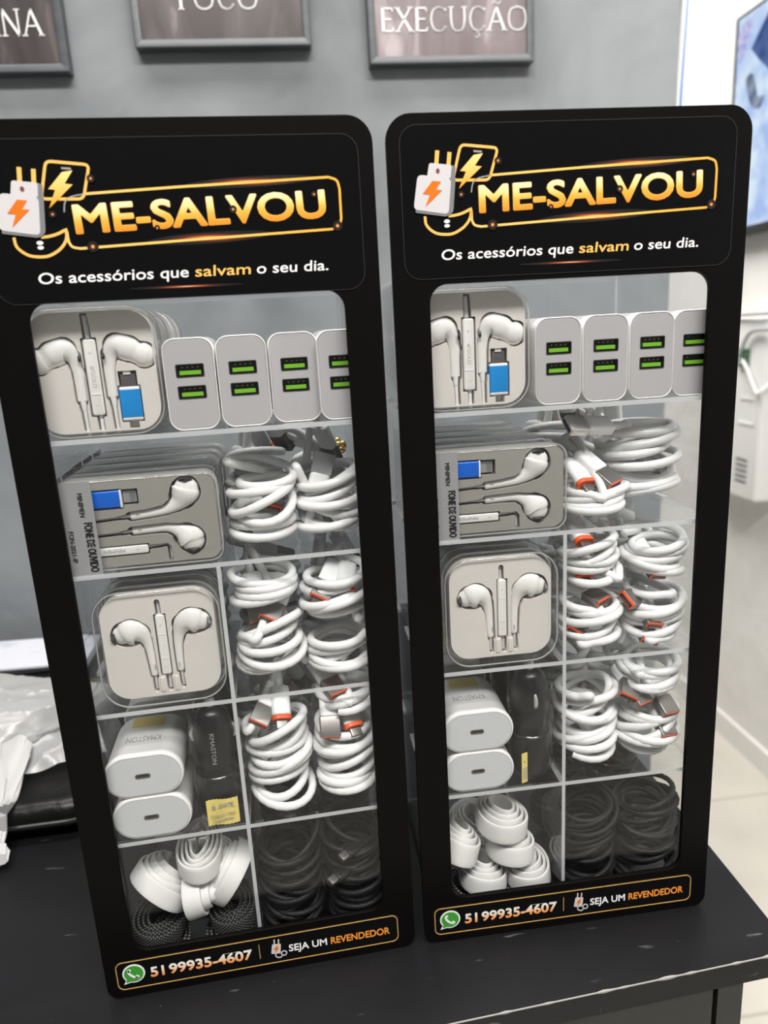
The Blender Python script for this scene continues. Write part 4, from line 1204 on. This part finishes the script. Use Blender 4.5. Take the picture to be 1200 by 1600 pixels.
# ------------------------------------------------------------------ chargers
def dual_charger(loc, rz, label, group):
    t = thing('wall_charger', label, 'charger', loc, rz, group)
    w, h = 0.0260, 0.0470
    MB().rprism(w, h, .0068, .0030, .052, .0004, 0, h / 2, bev1=.003).build('body', 'charger white', t)
    o_, i_ = rr(w, h, .0068, 7, 0, h / 2), rr(w - .0016, h - .0016, .0060, 7, 0, h / 2)
    MB().loops([[(x, .0034, z) for x, z in o_], [(x, .0006, z) for x, z in o_], [(x, .0, z) for x, z in rr(w - .0008, h - .0008, .0064, 7, 0, h / 2)], [(x, .0005, z) for x, z in i_], [(x, .0034, z) for x, z in i_]], closed=True).build('front_rim', 'charger white', t)
    pw, ph = .0134, .0058
    ports = [rr(pw, ph, .0005, 2, .0002, z) for z in (.0306, .0196)]
    art('front_plate', flat([rr(w - .0018, h - .0018, .0059, 7, 0, h / 2)] + ports, .0022, .0003, .0002), 'charger face grey', t)
    for z in (.0306, .0196):
        p = MB().loops([[(x, .0004, c) for x, c in rr(pw + .0008, ph + .0008, .0006, 2, .0002, z)], [(x, .00005, c) for x, c in rr(pw + .0008, ph + .0008, .0006, 2, .0002, z)], [(x, .00005, c) for x, c in rr(pw - .0002, ph - .0002, .0004, 2, .0002, z)], [(x, .0028, c) for x, c in rr(pw - .0002, ph - .0002, .0004, 2, .0002, z)]], cap0=False, cap1=True)
        po = p.build('usb_port', 'port black', t)
        MB().box(.0002 - .0054, .0002 + .0054, .0006, .0027, z - .0021, z - .0001).build('port_tongue', 'port green', po)
        sh = MB()
        for k in range(4): sh.box(.0002 - .0043 + k * .0026, .0002 - .0033 + k * .0026, .0012, .0027, z + .0014, z + .0019)
        sh.build('port_contacts', 'gold metal', po)
    return t

def stadium(w, h, n=14, cx=0, cz=0): return rr(w, h, h / 2 - 1e-5, n, cx, cz)
def usbc_charger(loc, rz, label, group):
    t = thing('wall_charger', label, 'charger', loc, rz, group)
    w, h = 0.0450, 0.0272
    rings = []
    for ins, y in ((.0012, .0000), (.0004, .0003), (0, .0010), (0, .0040), (.0004, .0046), (.0004, .043), (.0010, .0465), (.003, .048)):
        rings.append([(x, y, z) for x, z in stadium(w - 2 * ins, h - 2 * ins, 14, 0, h / 2)])
    MB().loops(rings, cap0=False).build('body', 'charger white', t)
    slot = rr(.0086, .0028, .0013, 6, -.0005, h / 2)
    art('front_plate', flat([stadium(w - .0026, h - .0026, 14, 0, h / 2), slot], .0015, .0002), 'soft grey face', t)
    p = MB().loops([[(x, .0016, z) for x, z in slot], [(x, -.0001, z) for x, z in slot], [(x, -.0001, z) for x, z in rr(.0076, .0020, .0009, 6, -.0005, h / 2)], [(x, .0012, z) for x, z in rr(.0076, .0020, .0009, 6, -.0005, h / 2)]], cap0=False)
    po = p.build('usb_port', 'dull steel', t)
    MB().box(-.0033, .0023, .0006, .0012, h / 2 - .0003, h / 2 + .0003).build('port_tongue', 'port black', po)
    me = text_mesh('KMASTON', .0062, .0200, .004, 0, .0001, 'CENTER')
    art('lettering', me, 'ink grey', t, (-.001, .0215, h - .00032), rot=(-PI / 2, 0, PI))
    for s in (-1, 1):
        MB().tube([(s * .0095, .0478, h / 2), (s * .0095, .062, h / 2), (s * .0095, .0625, h / 2)], [.0021, .0021, .0012], 12).build('plug_pin', 'steel', t)
    MB().box(-.010, .009, .0330, .0440, h - .00035, h - .00005).build('rating_label', 'label yellow', t)
    return t

def car_charger(loc, rz, label, group, clip_front, text_front):
    t = thing('car_charger', label, 'car charger', loc, rz, group)
    prof = [(.0004, .0), (.0085, .0002), (.0108, .0012), (.0122, .006), (.0126, .018), (.0122, .028), (.0112, .033), (.0108, .036), (.0112, .039), (.0116, .045), (.0116, .057), (.0108, .0635), (.0086, .0692), (.0050, .0722), (.0030, .0728)]
    sp = smooth_path(prof, 3)
    MB().lathe(sp, 32).build('body', 'car black', t)
    MB().lathe([(.0028, .0724), (.0032, .0728), (.0032, .0752), (.0024, .0772), (.0010, .0780)], 18).build('tip_contact', 'steel', t)
    for a in ((-PI / 2,) if clip_front else (0, PI)):
        c, s = math.cos(a), math.sin(a)
        P_ = [(c * r, s * r, z) for r, z in ((.0106, .0500), (.0124, .0520), (.0128, .0545), (.0124, .0570), (.0110, .0595))]
        MB().tube(P_, [.0009, .0013, .0014, .0013, .0009], 10).build('side_contact', 'steel', t)
    MB().lathe([(.0123, .0285), (.0126, .0290), (.0126, .0305), (.0121, .0310)], 32).build('waist_ring', 'base black', t)
    if text_front:
        art('lettering', text_mesh('KMASTON', .0026, .0200, .006, 0, .0001), 'ink grey', t, (-.0010, -.0122, .0600), roll=-PI / 2)
    # flat clear sachet the charger is sealed in
    rings = []
    r_ = random.Random(3)
    for k in range(19):
        z = .0004 + .0775 * k / 18
        ring = []
        for i in range(36):
            a = 2 * PI * i / 36
            f = math.sin(PI * min(1, max(0, (z - 0) / .0785)))
            rx, ry = .0142, .0045 + .0088 * f ** .4
            j = 1 + .03 * math.sin(3 * a + k * .9) + .02 * math.sin(7 * a - k * 1.7)
            ring.append((rx * j * math.copysign(abs(math.cos(a)) ** .8, math.cos(a)), ry * j * math.sin(a), z))
        rings.append(ring)
    MB().loops(rings).build('sachet', 'film clear', t)
    return t
def approval_label(t, front):
    b = MB()
    if front:
        w = .0185; h = .0175; y = -.0146; x0 = -.0075
        for k in range(8):
            a, c = x0 + w * k / 8, x0 + w * (k + 1) / 8
            ya, yb = y + .0006 * math.sin(k * .9), y + .0006 * math.sin((k + 1) * .9)
            v = [(a, ya, .001), (c, yb, .0015), (c, yb, .001 + h), (a, ya, .0005 + h), (a, ya + .0003, .001), (c, yb + .0003, .0015), (c, yb + .0003, .001 + h), (a, ya + .0003, .0005 + h)]
            b.add(v, [(0, 1, 2, 3), (7, 6, 5, 4), (0, 4, 5, 1), (3, 2, 6, 7), (0, 3, 7, 4), (1, 5, 6, 2)])
        o = b.build('approval_label', 'label yellow', t)
        art('approval_lettering', text_mesh('ANATEL', .0030, .0095, .012, .2, .0001, y=y - .0009), 'ink grey', o, (x0 + .0068, 0, .0128), roll=.05)
        oval('approval_mark', o, 'ink grey', x0 + .0042, .0142, y - .0009, .0011, .0011, 0, .0001)
        art('approval_number', text_mesh('07066-21-13267', .0020, .0145, .004, 0, .0001, y=y - .0009), 'ink grey', o, (x0 + .0022, 0, .0072), roll=.03)
        art('approval_number', text_mesh('7898646822287', .0016, .0125, .004, 0, .0001, y=y - .0009), 'ink grey', o, (x0 + .0030, 0, .0040), roll=.03)
    else:
        o = b.box(-.0150, -.0108, -.0116, -.0112, .002, .0225).build('approval_label', 'label yellow', t, rot=(0, 0, .35))
        oval('approval_mark', o, 'ink grey', -.0130, .0165, -.0118, .0007, .0007, 0, .0001)
        s = MB()
        for k in range(3): s.box(-.0142 + k * .0012, -.0136 + k * .0012, -.0118, -.0117, .004, .0125)
        s.build('fine_print', 'ink grey', o)

# ------------------------------------------------------------------ coiled cables
def plug_usb_a(parent, loc, d, up=(0, 0, 1), shell='dull steel', tongue='orange plastic'):
    X = Vector(d).normalized(); Z = Vector(up); Z = (Z - X * Z.dot(X)).normalized(); Y = Z.cross(X)
    R = Matrix((X, Y, Z)).transposed().to_4x4()
    TURN = Matrix.Rotation(PI / 2, 4, 'Z')            # prism front (-y) -> +x
    b = MB().rprism(.0118, .0072, .0026, .0118, .0300, .0014, 0, 0, xf=R @ TURN)
    o = b.build('plug', 'boot white', parent, loc=loc)
    MB().rprism(.0122, .0052, .0006, 0, .0120, .0002, 0, 0, xf=R @ TURN).build('plug_shell', shell, o)
    MB().rprism(.0116, .0046, .0004, -.0004, .0006, .0001, 0, 0, xf=R @ TURN).build('plug_mouth', tongue, o)
    MB().box(-.0050, .0050, -.00055, -.0003, -.0018, .0006, xf=R @ TURN).build('plug_slot', 'port black', o)
    MB().box(-.0040, .0040, -.00065, -.0004, -.0012, -.0007, xf=R @ TURN).build('plug_contacts', 'dull steel', o)
    return Vector(loc) - X * .0300, -X
def plug_usb_c(parent, loc, d, up=(0, 0, 1)):
    X = Vector(d).normalized(); Z = Vector(up); Z = (Z - X * Z.dot(X)).normalized(); Y = Z.cross(X)
    R = Matrix((X, Y, Z)).transposed().to_4x4(); TURN = Matrix.Rotation(PI / 2, 4, 'Z')
    o = MB().rprism(.0118, .0074, .0036, .0078, .0260, .0010, 0, 0, xf=R @ TURN).build('plug', 'boot white', parent, loc=loc)
    MB().rprism(.0124, .0080, .0039, .0052, .0080, .0006, 0, 0, xf=R @ TURN).build('plug_collar', 'orange plastic', o)
    MB().rprism(.0078, .0025, .0012, 0, .0060, .0003, 0, 0, xf=R @ TURN).build('plug_shell', 'dull steel', o)
    MB().rprism(.0066, .0012, .0005, -.0001, .0010, 0, 0, 0, xf=R @ TURN).build('plug_mouth', 'port black', o)
    return Vector(loc) - X * .0260, -X

def coil(name, label, side, uc, dc, v0, h, R, turns, r, seed, plugs=(), mat='cable white', group=None, squash=0.95, tilt=0.0035, cat='charging cable', lean=(0, 0), sides=10, wob=.23, kinds=None):
    """one cable wound in an upright bundle; plugs = (kind, u, v, d, direction) in the display's own frame"""
    t = thing(name, label, cat, at(side, uc, dc, v0), yaw(side), group)
    rd = random.Random(seed); ph = [rd.uniform(0, 6.28) for _ in range(10)]
    tilt *= 1.25
    n = int(turns * 22); pts = []
    for k in range(n + 1):
        s = k / n; T = turns * s; a = ph[0] + 2 * PI * T
        rad = (R - r) * (1 - wob * (0.5 + 0.5 * math.sin(T * 2.1 + ph[1])) * (0.6 + 0.4 * math.sin(T * 5.3 + ph[2])))
        zz = r + tilt + (h - 2 * r - 2 * tilt) * (s + 0.10 / max(turns, 1) * math.sin(T * 2.7 + ph[3]) + .03 * math.sin(s * 9 + ph[4]) * (s * (1 - s)) * 4)
        zz += tilt * math.sin(a + 1.3 * math.sin(T * 1.1 + ph[5]) + ph[6] * .2) * (.55 + .45 * math.sin(T * 1.7 + ph[7]))
        zz = max(r + .0002, zz)
        cx = .0019 * math.sin(T * 1.9 + ph[8]) + lean[0] * zz; cy = .0019 * math.cos(T * 1.6 + ph[9]) + lean[1] * zz
        pts.append((cx + rad * math.cos(a), cy + rad * squash * math.sin(a), zz))
    ends = []
    for kind, u, v, d, dr in plugs[:2]:
        loc = (u - uc, d - dc, v - v0)
        f = plug_usb_c if kind == 'c' else plug_usb_a
        kw = {'shell': 'steel', 'tongue': 'ink emblem white'} if kind == 'w' else {}
        ends.append(f(t, loc, dr, (.25, -.6, .75) if abs(dr[2]) < .8 else (0, -1, 0), **kw))
    def join(seq, e):
        p, dd = e
        a = p + dd * .012
        inner = Vector((a.x * .5, a.y * .5 + .004, a.z))
        q = Vector(seq[-1]); q0 = Vector(seq[-2])
        c1 = q + (q - q0).normalized() * .010
        c1 = Vector((c1.x * .8, c1.y * .8, c1.z))
        ctl = [tuple(q), tuple(c1), tuple(inner), tuple(a), tuple(p - dd * .001)]
        return seq + smooth_path(ctl, 7)[1:]
    if ends: pts = join(pts, ends[0])
    if len(ends) > 1: pts = list(reversed(join(list(reversed(pts)), ends[1])))
    pts = [(x, y, max(z, r + .0002)) for x, y, z in pts]
    MB().tube(pts, r, sides).build('cord', mat, t)
    return t

def ribbon(name, label, side, uc, dc, v0, a, b, layers, width, mat, group, tiltx=0.0, tilty=0.0, spin=0.0, thick=.0020, gap=.00275, metal=True, seed=1, cat='charging cable', drift=.0075):
    """flat braided cable rolled up in an oval, standing on its edge"""
    t = thing(name, label, cat, at(side, uc, dc, v0), yaw(side), group)
    rd = random.Random(seed)
    n = layers * 40; path = []
    for k in range(n + 1):
        T = layers * k / n; an = 2 * PI * T + PI / 2
        e = (layers - T) * gap
        wob = 1 + .03 * math.sin(3 * an + T)
        path.append(((a - e) * math.cos(an) * wob, (b - e) * math.sin(an) * wob))
    mb = MB(); rings = []; L_ = 0
    prof = [(-.5, -.5), (-.5, .5), (-.36, .5), (.36, .5), (.5, .5), (.5, -.5), (.36, -.5), (-.36, -.5)]
    prof = []
    for k in range(14):
        s = 2 * PI * k / 14
        prof.append((math.copysign(abs(math.cos(s)) ** .35, math.cos(s)) * .5, math.copysign(abs(math.sin(s)) ** .5, math.sin(s)) * .5))
    E = Euler((tiltx, tilty, spin)).to_matrix()
    for k, (x, y) in enumerate(path):
        p0, p1 = Vector(path[max(0, k - 1)]), Vector(path[min(n, k + 1)])
        d = (p1 - p0).normalized(); nx, ny = -d.y, d.x
        if k: L_ += (Vector(path[k]) - Vector(path[k - 1])).length
        ring = []
        zo = width / 2 + .0006 * math.sin(L_ * 90) + drift * (1 - k / n)            # inner turns stand proud of the outer ones
        for q, (wz, tn) in enumerate(prof):
            p = E @ Vector((x + nx * tn * thick, y + ny * tn * thick, zo + wz * width - width / 2))
            ring.append((p.x, p.y, p.z))
            mb.uv[k * 14 + q] = (L_, wz * width)
        rings.append(ring)
    zmin = min(p[2] for r_ in rings for p in r_)
    rings = [[(p[0], p[1], p[2] - zmin + .0003) for p in r_] for r_ in rings]
    mb.loops(rings)
    mb.build('tape', mat, t)
    if metal:
        for s in (-1, 1):
            c = E @ Vector((s * .0035, b * .05, width * .15 + drift)); c.z -= zmin
            o = MB().rprism(.0052, .016, .0015, -.0022, .0022, .0008).build('plug', 'white gloss' if mat == 'white tape' else 'car black', t, loc=c, rot=(tiltx + .5, tilty, 0))
            MB().rprism(.0042, .008, .0010, -.0012, .0012, .0004, 0, .011).build('plug_shell', 'dull steel', o)
    return t

# ------------------------------------------------------------------ stocking the shelves
S_NAME = {'left': 'left', 'right': 'right'}
def row_of(build, side0, u, d0, step, n, v, what, tier, group, dv=0.0):
    """one stack of cases standing behind each other, in both displays"""
    proto = None
    for side in ('right', 'left'):
        for k in range(n):
            lab = '%s, %s in %s display\'s row' % (what, ORD[k] if k else 'foremost', side)
            loc, rz = at(side, u[side] + .0006 * math.sin(k * 2.1), d0 + step * k, v), yaw(side)
            if proto is None: proto = build(loc, rz, lab, group)
            else: dup(proto, loc, rz, lab)
    return proto
row_of(inear_case, None, {'right': .0423, 'left': .0437}, .0062, .0256, 5, SHELF[4], 'square clear case of in-ear earphones with blue plug', 'top', 'square cases of in-ear earphones')
row_of(flat_earphone_box, None, {'right': .0540, 'left': .0557}, .0062, .0254, 5, SHELF[3], 'flat clear box of earphones with silver label', 'second', 'flat labelled earphone boxes')
row_of(earpod_case, None, {'right': .0567, 'left': .0570}, .0062, .0260, 5, SHELF[2], 'rounded clear case of plain white earphones', 'third', 'square cases of plain white earphones')

proto = None
for side in ('right', 'left'):
    for k, u in enumerate((.0902, .1169, .1436, .1686)):
        pos = ('leftmost', 'second from left', 'third from left', 'rightmost, half hidden,')[k]
        lab = 'white charger with two green ports, %s of four in the %s display' % (pos, side)
        loc = at(side, u, .0075 + (.004 if k == 2 and side == 'left' else 0), SHELF[4])
        if proto is None: proto = dual_charger(loc, yaw(side), lab, 'dual-port chargers on the top shelf')
        else: dup(proto, loc, yaw(side), lab)
proto = None
for side in ('right', 'left'):
    for d, dn in ((.0062, 'front'), (.0735, 'rear')):
        for k, kn in ((0, 'lower'), (1, 'upper')):
            lab = 'white oval single-port charger, %s one of the %s pair in the %s display' % (kn, dn, side)
            loc = at(side, .0397 - (.0015 if (k and side == 'left') else 0), d, SHELF[1] + .0273 * k + .0001)
            if proto is None: proto = usbc_charger(loc, yaw(side), lab, 'oval single-port chargers')
            else: dup(proto, loc, yaw(side), lab)
for side, u, cf in (('right', .0770, True), ('left', .0780, False)):
    c = car_charger(at(side, u, .0215, SHELF[1]), yaw(side), 'black car charger in clear sachet with yellow label at front of %s display' % side, 'black car chargers', cf, not cf)
    for k in (1, 2):
        dup(c, at(side, u - .002 * k, .0215 + .034 * k, SHELF[1]), yaw(side), 'black car charger in clear sachet, %s behind the front one in %s display' % (('first', 'second')[k - 1], side))
    approval_label(c, side == 'left')

WC = 'coiled white charging cables'
DN = (-.15, -.90, -.40); DL = (-.42, -.80, -.42); DR = (.4, -.80, -.40); LV = (-.3, -.9, -.1); DD = (.1, -.55, -.8)
S2, S3, S4, S5 = SHELF[3], SHELF[2], SHELF[1], SHELF[0]
front = {}
def C(key, *a, **k): front[key] = coil('charging_cable', *a, group=WC, **k)
mmv = lambda kind, u, v, d, dr: (kind, u * mm, v * mm, d * mm, dr)
# left display
C('l2a', 'loosely coiled white cable right of the labelled box in the left display', 'left', .1205, .0280, S2, .055, .0205, 6, .0026, 11, (mmv('a', 125, 291, 26, DN),), tilt=.0055)
C('l2b', 'white cable coil second from the labelled box in the left display', 'left', .1590, .0340, S2, .052, .0205, 7, .0026, 12, (mmv('w', 158, 318, 34, (.3, .2, .9)),), tilt=.006)
C('l3a', 'small white cable coil on top beside the third-shelf earphone case, left display', 'left', .1172, .0280, S3 + .0475, .024, .0205, 4, .0026, 13, (), tilt=.002)
C('l3b', 'white cable coil with large orange plug beside third-shelf case, left display', 'left', .1165, .0280, S3, .046, .0210, 6.5, .0026, 14, (mmv('a', 117, 228, 15, DL), mmv('a', 112, 224.5, 22, DD)), tilt=.006)
C('l3c', 'upper white coil with steel and orange plugs at third shelf right, left display', 'left', .1565, .0275, S3 + .029, .040, .0205, 5, .0026, 15, (mmv('a', 147, 238, 13, DL), mmv('c', 161, 236.5, 12, (-.2, -.8, -.5))), tilt=.0035)
C('l3d', 'lower white coil with round orange plug at third shelf right, left display', 'left', .1565, .0275, S3, .0305, .0205, 4.5, .0026, 16, (mmv('c', 150, 193.5, 14, (-.3, -.9, .1)),), tilt=.004)
C('l4a', 'tall white coil beside the labelled car charger in the left display', 'left', .1160, .0275, S4, .066, .0205, 9, .0026, 17, (mmv('a', 105, 163, 15, DL), mmv('c', 119, 158, 14, (0, -.7, -.7))), tilt=.0055)
C('l4b', 'white coil with steel-faced plug at far right of left display\'s fourth shelf', 'left', .1565, .0275, S4, .058, .0205, 8, .0026, 18, (mmv('a', 147, 150.5, 10.5, (-.05, -.55, -.85)), mmv('c', 163, 148.5, 11, (.2, -.7, -.7))), tilt=.0045)
C('l4c', 'small white coil topping the fourth shelf\'s right pile in the left display', 'left', .1590, .0280, S4 + .0585, .0185, .0195, 3, .0026, 19, (mmv('a', 154, 176, 14, DR),), tilt=.003)
# right display
C('r2a', 'small white coil with two orange plugs beside the labelled box, right display', 'right', .1200, .0270, S2, .0265, .0205, 4.5, .0026, 21, (mmv('a', 127.5, 290.5, 15, (.45, -.6, -.5)), mmv('c', 112.5, 287.5, 14, (.2, -.75, -.55))), tilt=.0045)
C('r2b', 'big loosely wound white cable at the second shelf right, right display', 'right', .1530, .0450, S2, .0625, .0265, 9, .0027, 22, (mmv('w', 101, 326, 22, (-.95, -.25, .1)),), tilt=.006, wob=.22)
C('r3a', 'upper white coil beside third-shelf earphone case, right display, with orange tip', 'right', .1160, .0265, S3 + .0385, .036, .0195, 5, .0026, 23, (mmv('c', 110.5, 253, 12, (.1, -.8, -.55)), mmv('c', 112, 230, 14, (.2, -.8, -.4))), tilt=.004)
C('r3b', 'lower white coil beside third-shelf earphone case in the right display', 'right', .1165, .0265, S3, .0380, .0200, 5, .0026, 24, (mmv('a', 121.8, 218, 15, (.5, -.8, -.2)), mmv('a', 104, 200, 14, (-.5, -.8, -.2))), tilt=.004)
C('r3c', 'upper white coil with orange plugs at third shelf right in right display', 'right', .1590, .0275, S3 + .0400, .034, .0205, 5, .0026, 25, (mmv('a', 156, 231, 14, (.1, -.8, -.5)), mmv('a', 137, 217, 16, (-.7, -.6, .2))), tilt=.0035)
C('r3d', 'lower white coil with orange plugs at third shelf right in right display', 'right', .1590, .0275, S3, .0395, .0205, 6, .0026, 26, (mmv('a', 153, 200.5, 11, (0, -.85, -.5)), mmv('a', 151.5, 189.5, 13, (-.1, -.9, -.3))), tilt=.004)
C('r4a', 'white coil beside the car charger in the right display', 'right', .1180, .0330, S4, .062, .0215, 9, .0027, 27, (mmv('a', 132, 106, 26, (.3, -.7, -.5)),), tilt=.006)
C('r4b', 'white coil with big orange plugs at fourth shelf right in right display', 'right', .1585, .0290, S4, .046, .0215, 7, .0027, 28, (mmv('a', 167, 138, 12, (.2, -.8, -.6)), mmv('a', 165.5, 123, 11, (.1, -.75, -.65))), tilt=.006)
C('r4c', 'loose white coil topping the fourth shelf\'s right pile in the right display', 'right', .1580, .0280, S4 + .0465, .030, .0200, 4, .0026, 29, (mmv('a', 139, 152, 14, DL), mmv('a', 150, 146, 14, (.3, -.7, -.6))), tilt=.0045)
for key, side, u, d, v, where in (('l4b', 'left', .119, .080, S2, 'second shelf of left display'), ('l3b', 'left', .160, .082, S2, 'second shelf right of left display'),
                                  ('l4a', 'left', .117, .075, S3, 'third shelf of left display'), ('l4b', 'left', .158, .078, S3, 'third shelf right of left display'),
                                  ('l4b', 'left', .117, .076, S4, 'fourth shelf of left display'), ('l4a', 'left', .158, .078, S4, 'fourth shelf right of left display'),
                                  ('l4b', 'right', .117, .098, S2, 'second shelf of right display'), ('l3b', 'right', .159, .103, S2, 'second shelf right of right display'),
                                  ('l4b', 'right', .118, .075, S3, 'third shelf of right display'), ('l4a', 'right', .159, .078, S3, 'third shelf right of right display'),
                                  ('l4a', 'right', .118, .084, S4, 'fourth shelf of right display'), ('r4a', 'right', .158, .084, S4, 'fourth shelf right of right display')):
    dup(front[key], at(side, u, d, v), yaw(side) + 2.4, 'white cable coil behind the front ones, ' + where, 'white coils in the back rows')

BC = 'coiled black cables'
def K(key, *a, **k): front[key] = coil('charging_cable', *a, mat='black cable', group=BC, **k)
K('k1', 'black cable coil next to the white tape rolls in the left display', 'left', .1150, .0285, S5, .080, .0205, 17, .0018, 31, (), tilt=.007, lean=(0, .05))
K('k2', 'black cable coil with silver plug tips at the left display\'s bottom right', 'left', .1570, .0285, S5, .082, .0205, 18, .0018, 32, (), tilt=.006)
K('k3', 'black cable coil next to the white tape rolls in the right display', 'right', .1180, .0300, S5, .076, .0215, 17, .0018, 33, (), tilt=.007, lean=(0, .05))
K('k4', 'black cable coil at the right display\'s bottom right corner', 'right', .1590, .0285, S5, .078, .0220, 18, .0018, 34, (), tilt=.007)
for side, uv in (('left', ((151, 66), (143, 50))),):
    for u, v in uv:
        loc = Vector((u * mm - .1570, -.0200, v * mm))
        o = MB().rprism(.0080, .0052, .0024, 0, .016, .001).build('plug', 'car black', front['k2'], loc=loc, rot=(0, .35, -.9))
        MB().rprism(.0056, .0030, .0013, -.0055, .0002, .0004).build('plug_shell', 'dull steel', o)
for key, side, u, d in (('k2', 'left', .116, .082), ('k1', 'left', .157, .082), ('k2', 'right', .118, .083), ('k1', 'right', .159, .082)):
    dup(front[key], at(side, u, d, S5), yaw(side) + 2.1, 'black cable coil behind the front ones at the bottom %s, %s display' % ('middle' if u < .13 else 'right end', side), 'black coils in the back row')

WT, BT = 'rolled white braided cables', 'rolled black braided cables'
def T(label, side, u, d, v, a, b, n, w, white=True, tx=0, ty=0, sp=0, metal=True, seed=1, drift=.0075):
    return ribbon('braided_cable', label, side, u, d, v, a, b, n, w, 'white tape' if white else 'black tape', WT if white else BT, tx, ty, sp, metal=metal, seed=seed, drift=drift if white else .001)
# left display, bottom shelf
T('rolled black braided tape cable at the very bottom left corner of the left display', 'left', .0300, .0270, S5, .0175, .0205, 4, .0125, False, .12, .10, .2, False)
T('rolled black braided tape cable at bottom right under white tapes, left display', 'left', .0740, .0270, S5, .0165, .0205, 4, .0125, False, .10, -.08, -.2, False)
T('second black braided roll, lying under the left leaning white tape, left display', 'left', .0300, .0300, S5 + .0150, .0170, .0200, 4, .0110, False, .1, .1, -.3, False)
T('second black braided roll, lying under the right white tape, left display', 'left', .0745, .0300, S5 + .0150, .0160, .0200, 4, .0110, False, .1, -.1, .3, False)
T('white braided tape cable leaning at the left, bottom shelf of left display', 'left', .0325, .0310, S5 + .0290, .0215, .0200, 4, .0120, True, -.15, .75, .2, False, 2, .011)
T('white braided tape roll open at top showing steel plugs, left display', 'left', .0590, .0340, S5 + .0580, .0150, .0250, 4, .0120, True, .05, 0, 0, True, 3, .005)
T('white braided tape roll low in the middle of left display\'s bottom shelf', 'left', .0525, .0260, S5 + .0275, .0150, .0190, 3, .0115, True, 0, 1.40, .05, False, 4, .012)
T('white braided tape roll against the divider, bottom shelf of left display', 'left', .0785, .0300, S5 + .0290, .0210, .0200, 4, .0110, True, -.1, -1.05, -.1, False, 5, .010)
# right display, bottom shelf
T('rolled black braided tape cable under the white rolls at left, right display', 'right', .0310, .0280, S5, .0170, .0205, 4, .0120, False, .05, .05, .2, False)
T('rolled black braided tape cable under the white rolls beside divider, right display', 'right', .0725, .0280, S5, .0170, .0205, 4, .0120, False, .05, -.05, -.2, False)
T('lowest left white braided roll on the bottom shelf of the right display', 'right', .0440, .0265, S5 + .0128, .0165, .0190, 4, .0125, True, -.10, .1, .1, False, 6)
T('lowest right white braided roll, beside the divider, showing steel pins, right display', 'right', .0755, .0275, S5 + .0128, .0160, .0200, 4, .0125, True, -.02, -.08, -.1, True, 7)
T('middle white braided roll of the leaning pile in the right display', 'right', .0630, .0270, S5 + .0320, .0165, .0190, 4, .0130, True, -.12, .1, .2, False, 8)
T('topmost white braided roll of the leaning pile in the right display', 'right', .0575, .0270, S5 + .0540, .0170, .0195, 4, .0130, True, .02, .08, .4, False, 9)
T('white braided roll at the window\'s left edge above the lowest one, right display', 'right', .0270, .0280, S5 + .0350, .0150, .0200, 4, .0150, True, -.15, .34, .1, False, 10)
for side, u in (('left', .055), ('right', .055)):
    T('white braided roll standing at the back of the bottom shelf, %s display' % side, side, u, .088, S5, .022, .026, 5, .0125, True, .1, 0, .3, False, 12)

gt = thing('bead_charm', 'small cluster of gold beads behind the coils in the left display', 'bead charm', at('left', .1690, .0980, S2), yaw('left'))
rg = random.Random(8)
stem = MB().tube([(0, 0, .0002), (0.001, 0, .02), (0, 0, .046)], .0012, 8).build('stem', 'gold metal', gt)
for k in range(14):
    a = rg.uniform(0, 6.28); q = rg.uniform(.001, .0075)
    b = MB().lathe([(.0026 * math.sin(PI * j / 8) + 1e-5, -.0026 * math.cos(PI * j / 8)) for j in range(9)], 14)
    b.build('bead', 'gold metal', gt, loc=(q * math.cos(a) * 1.3, q * math.sin(a), .0435 + rg.uniform(-.003, .004)))
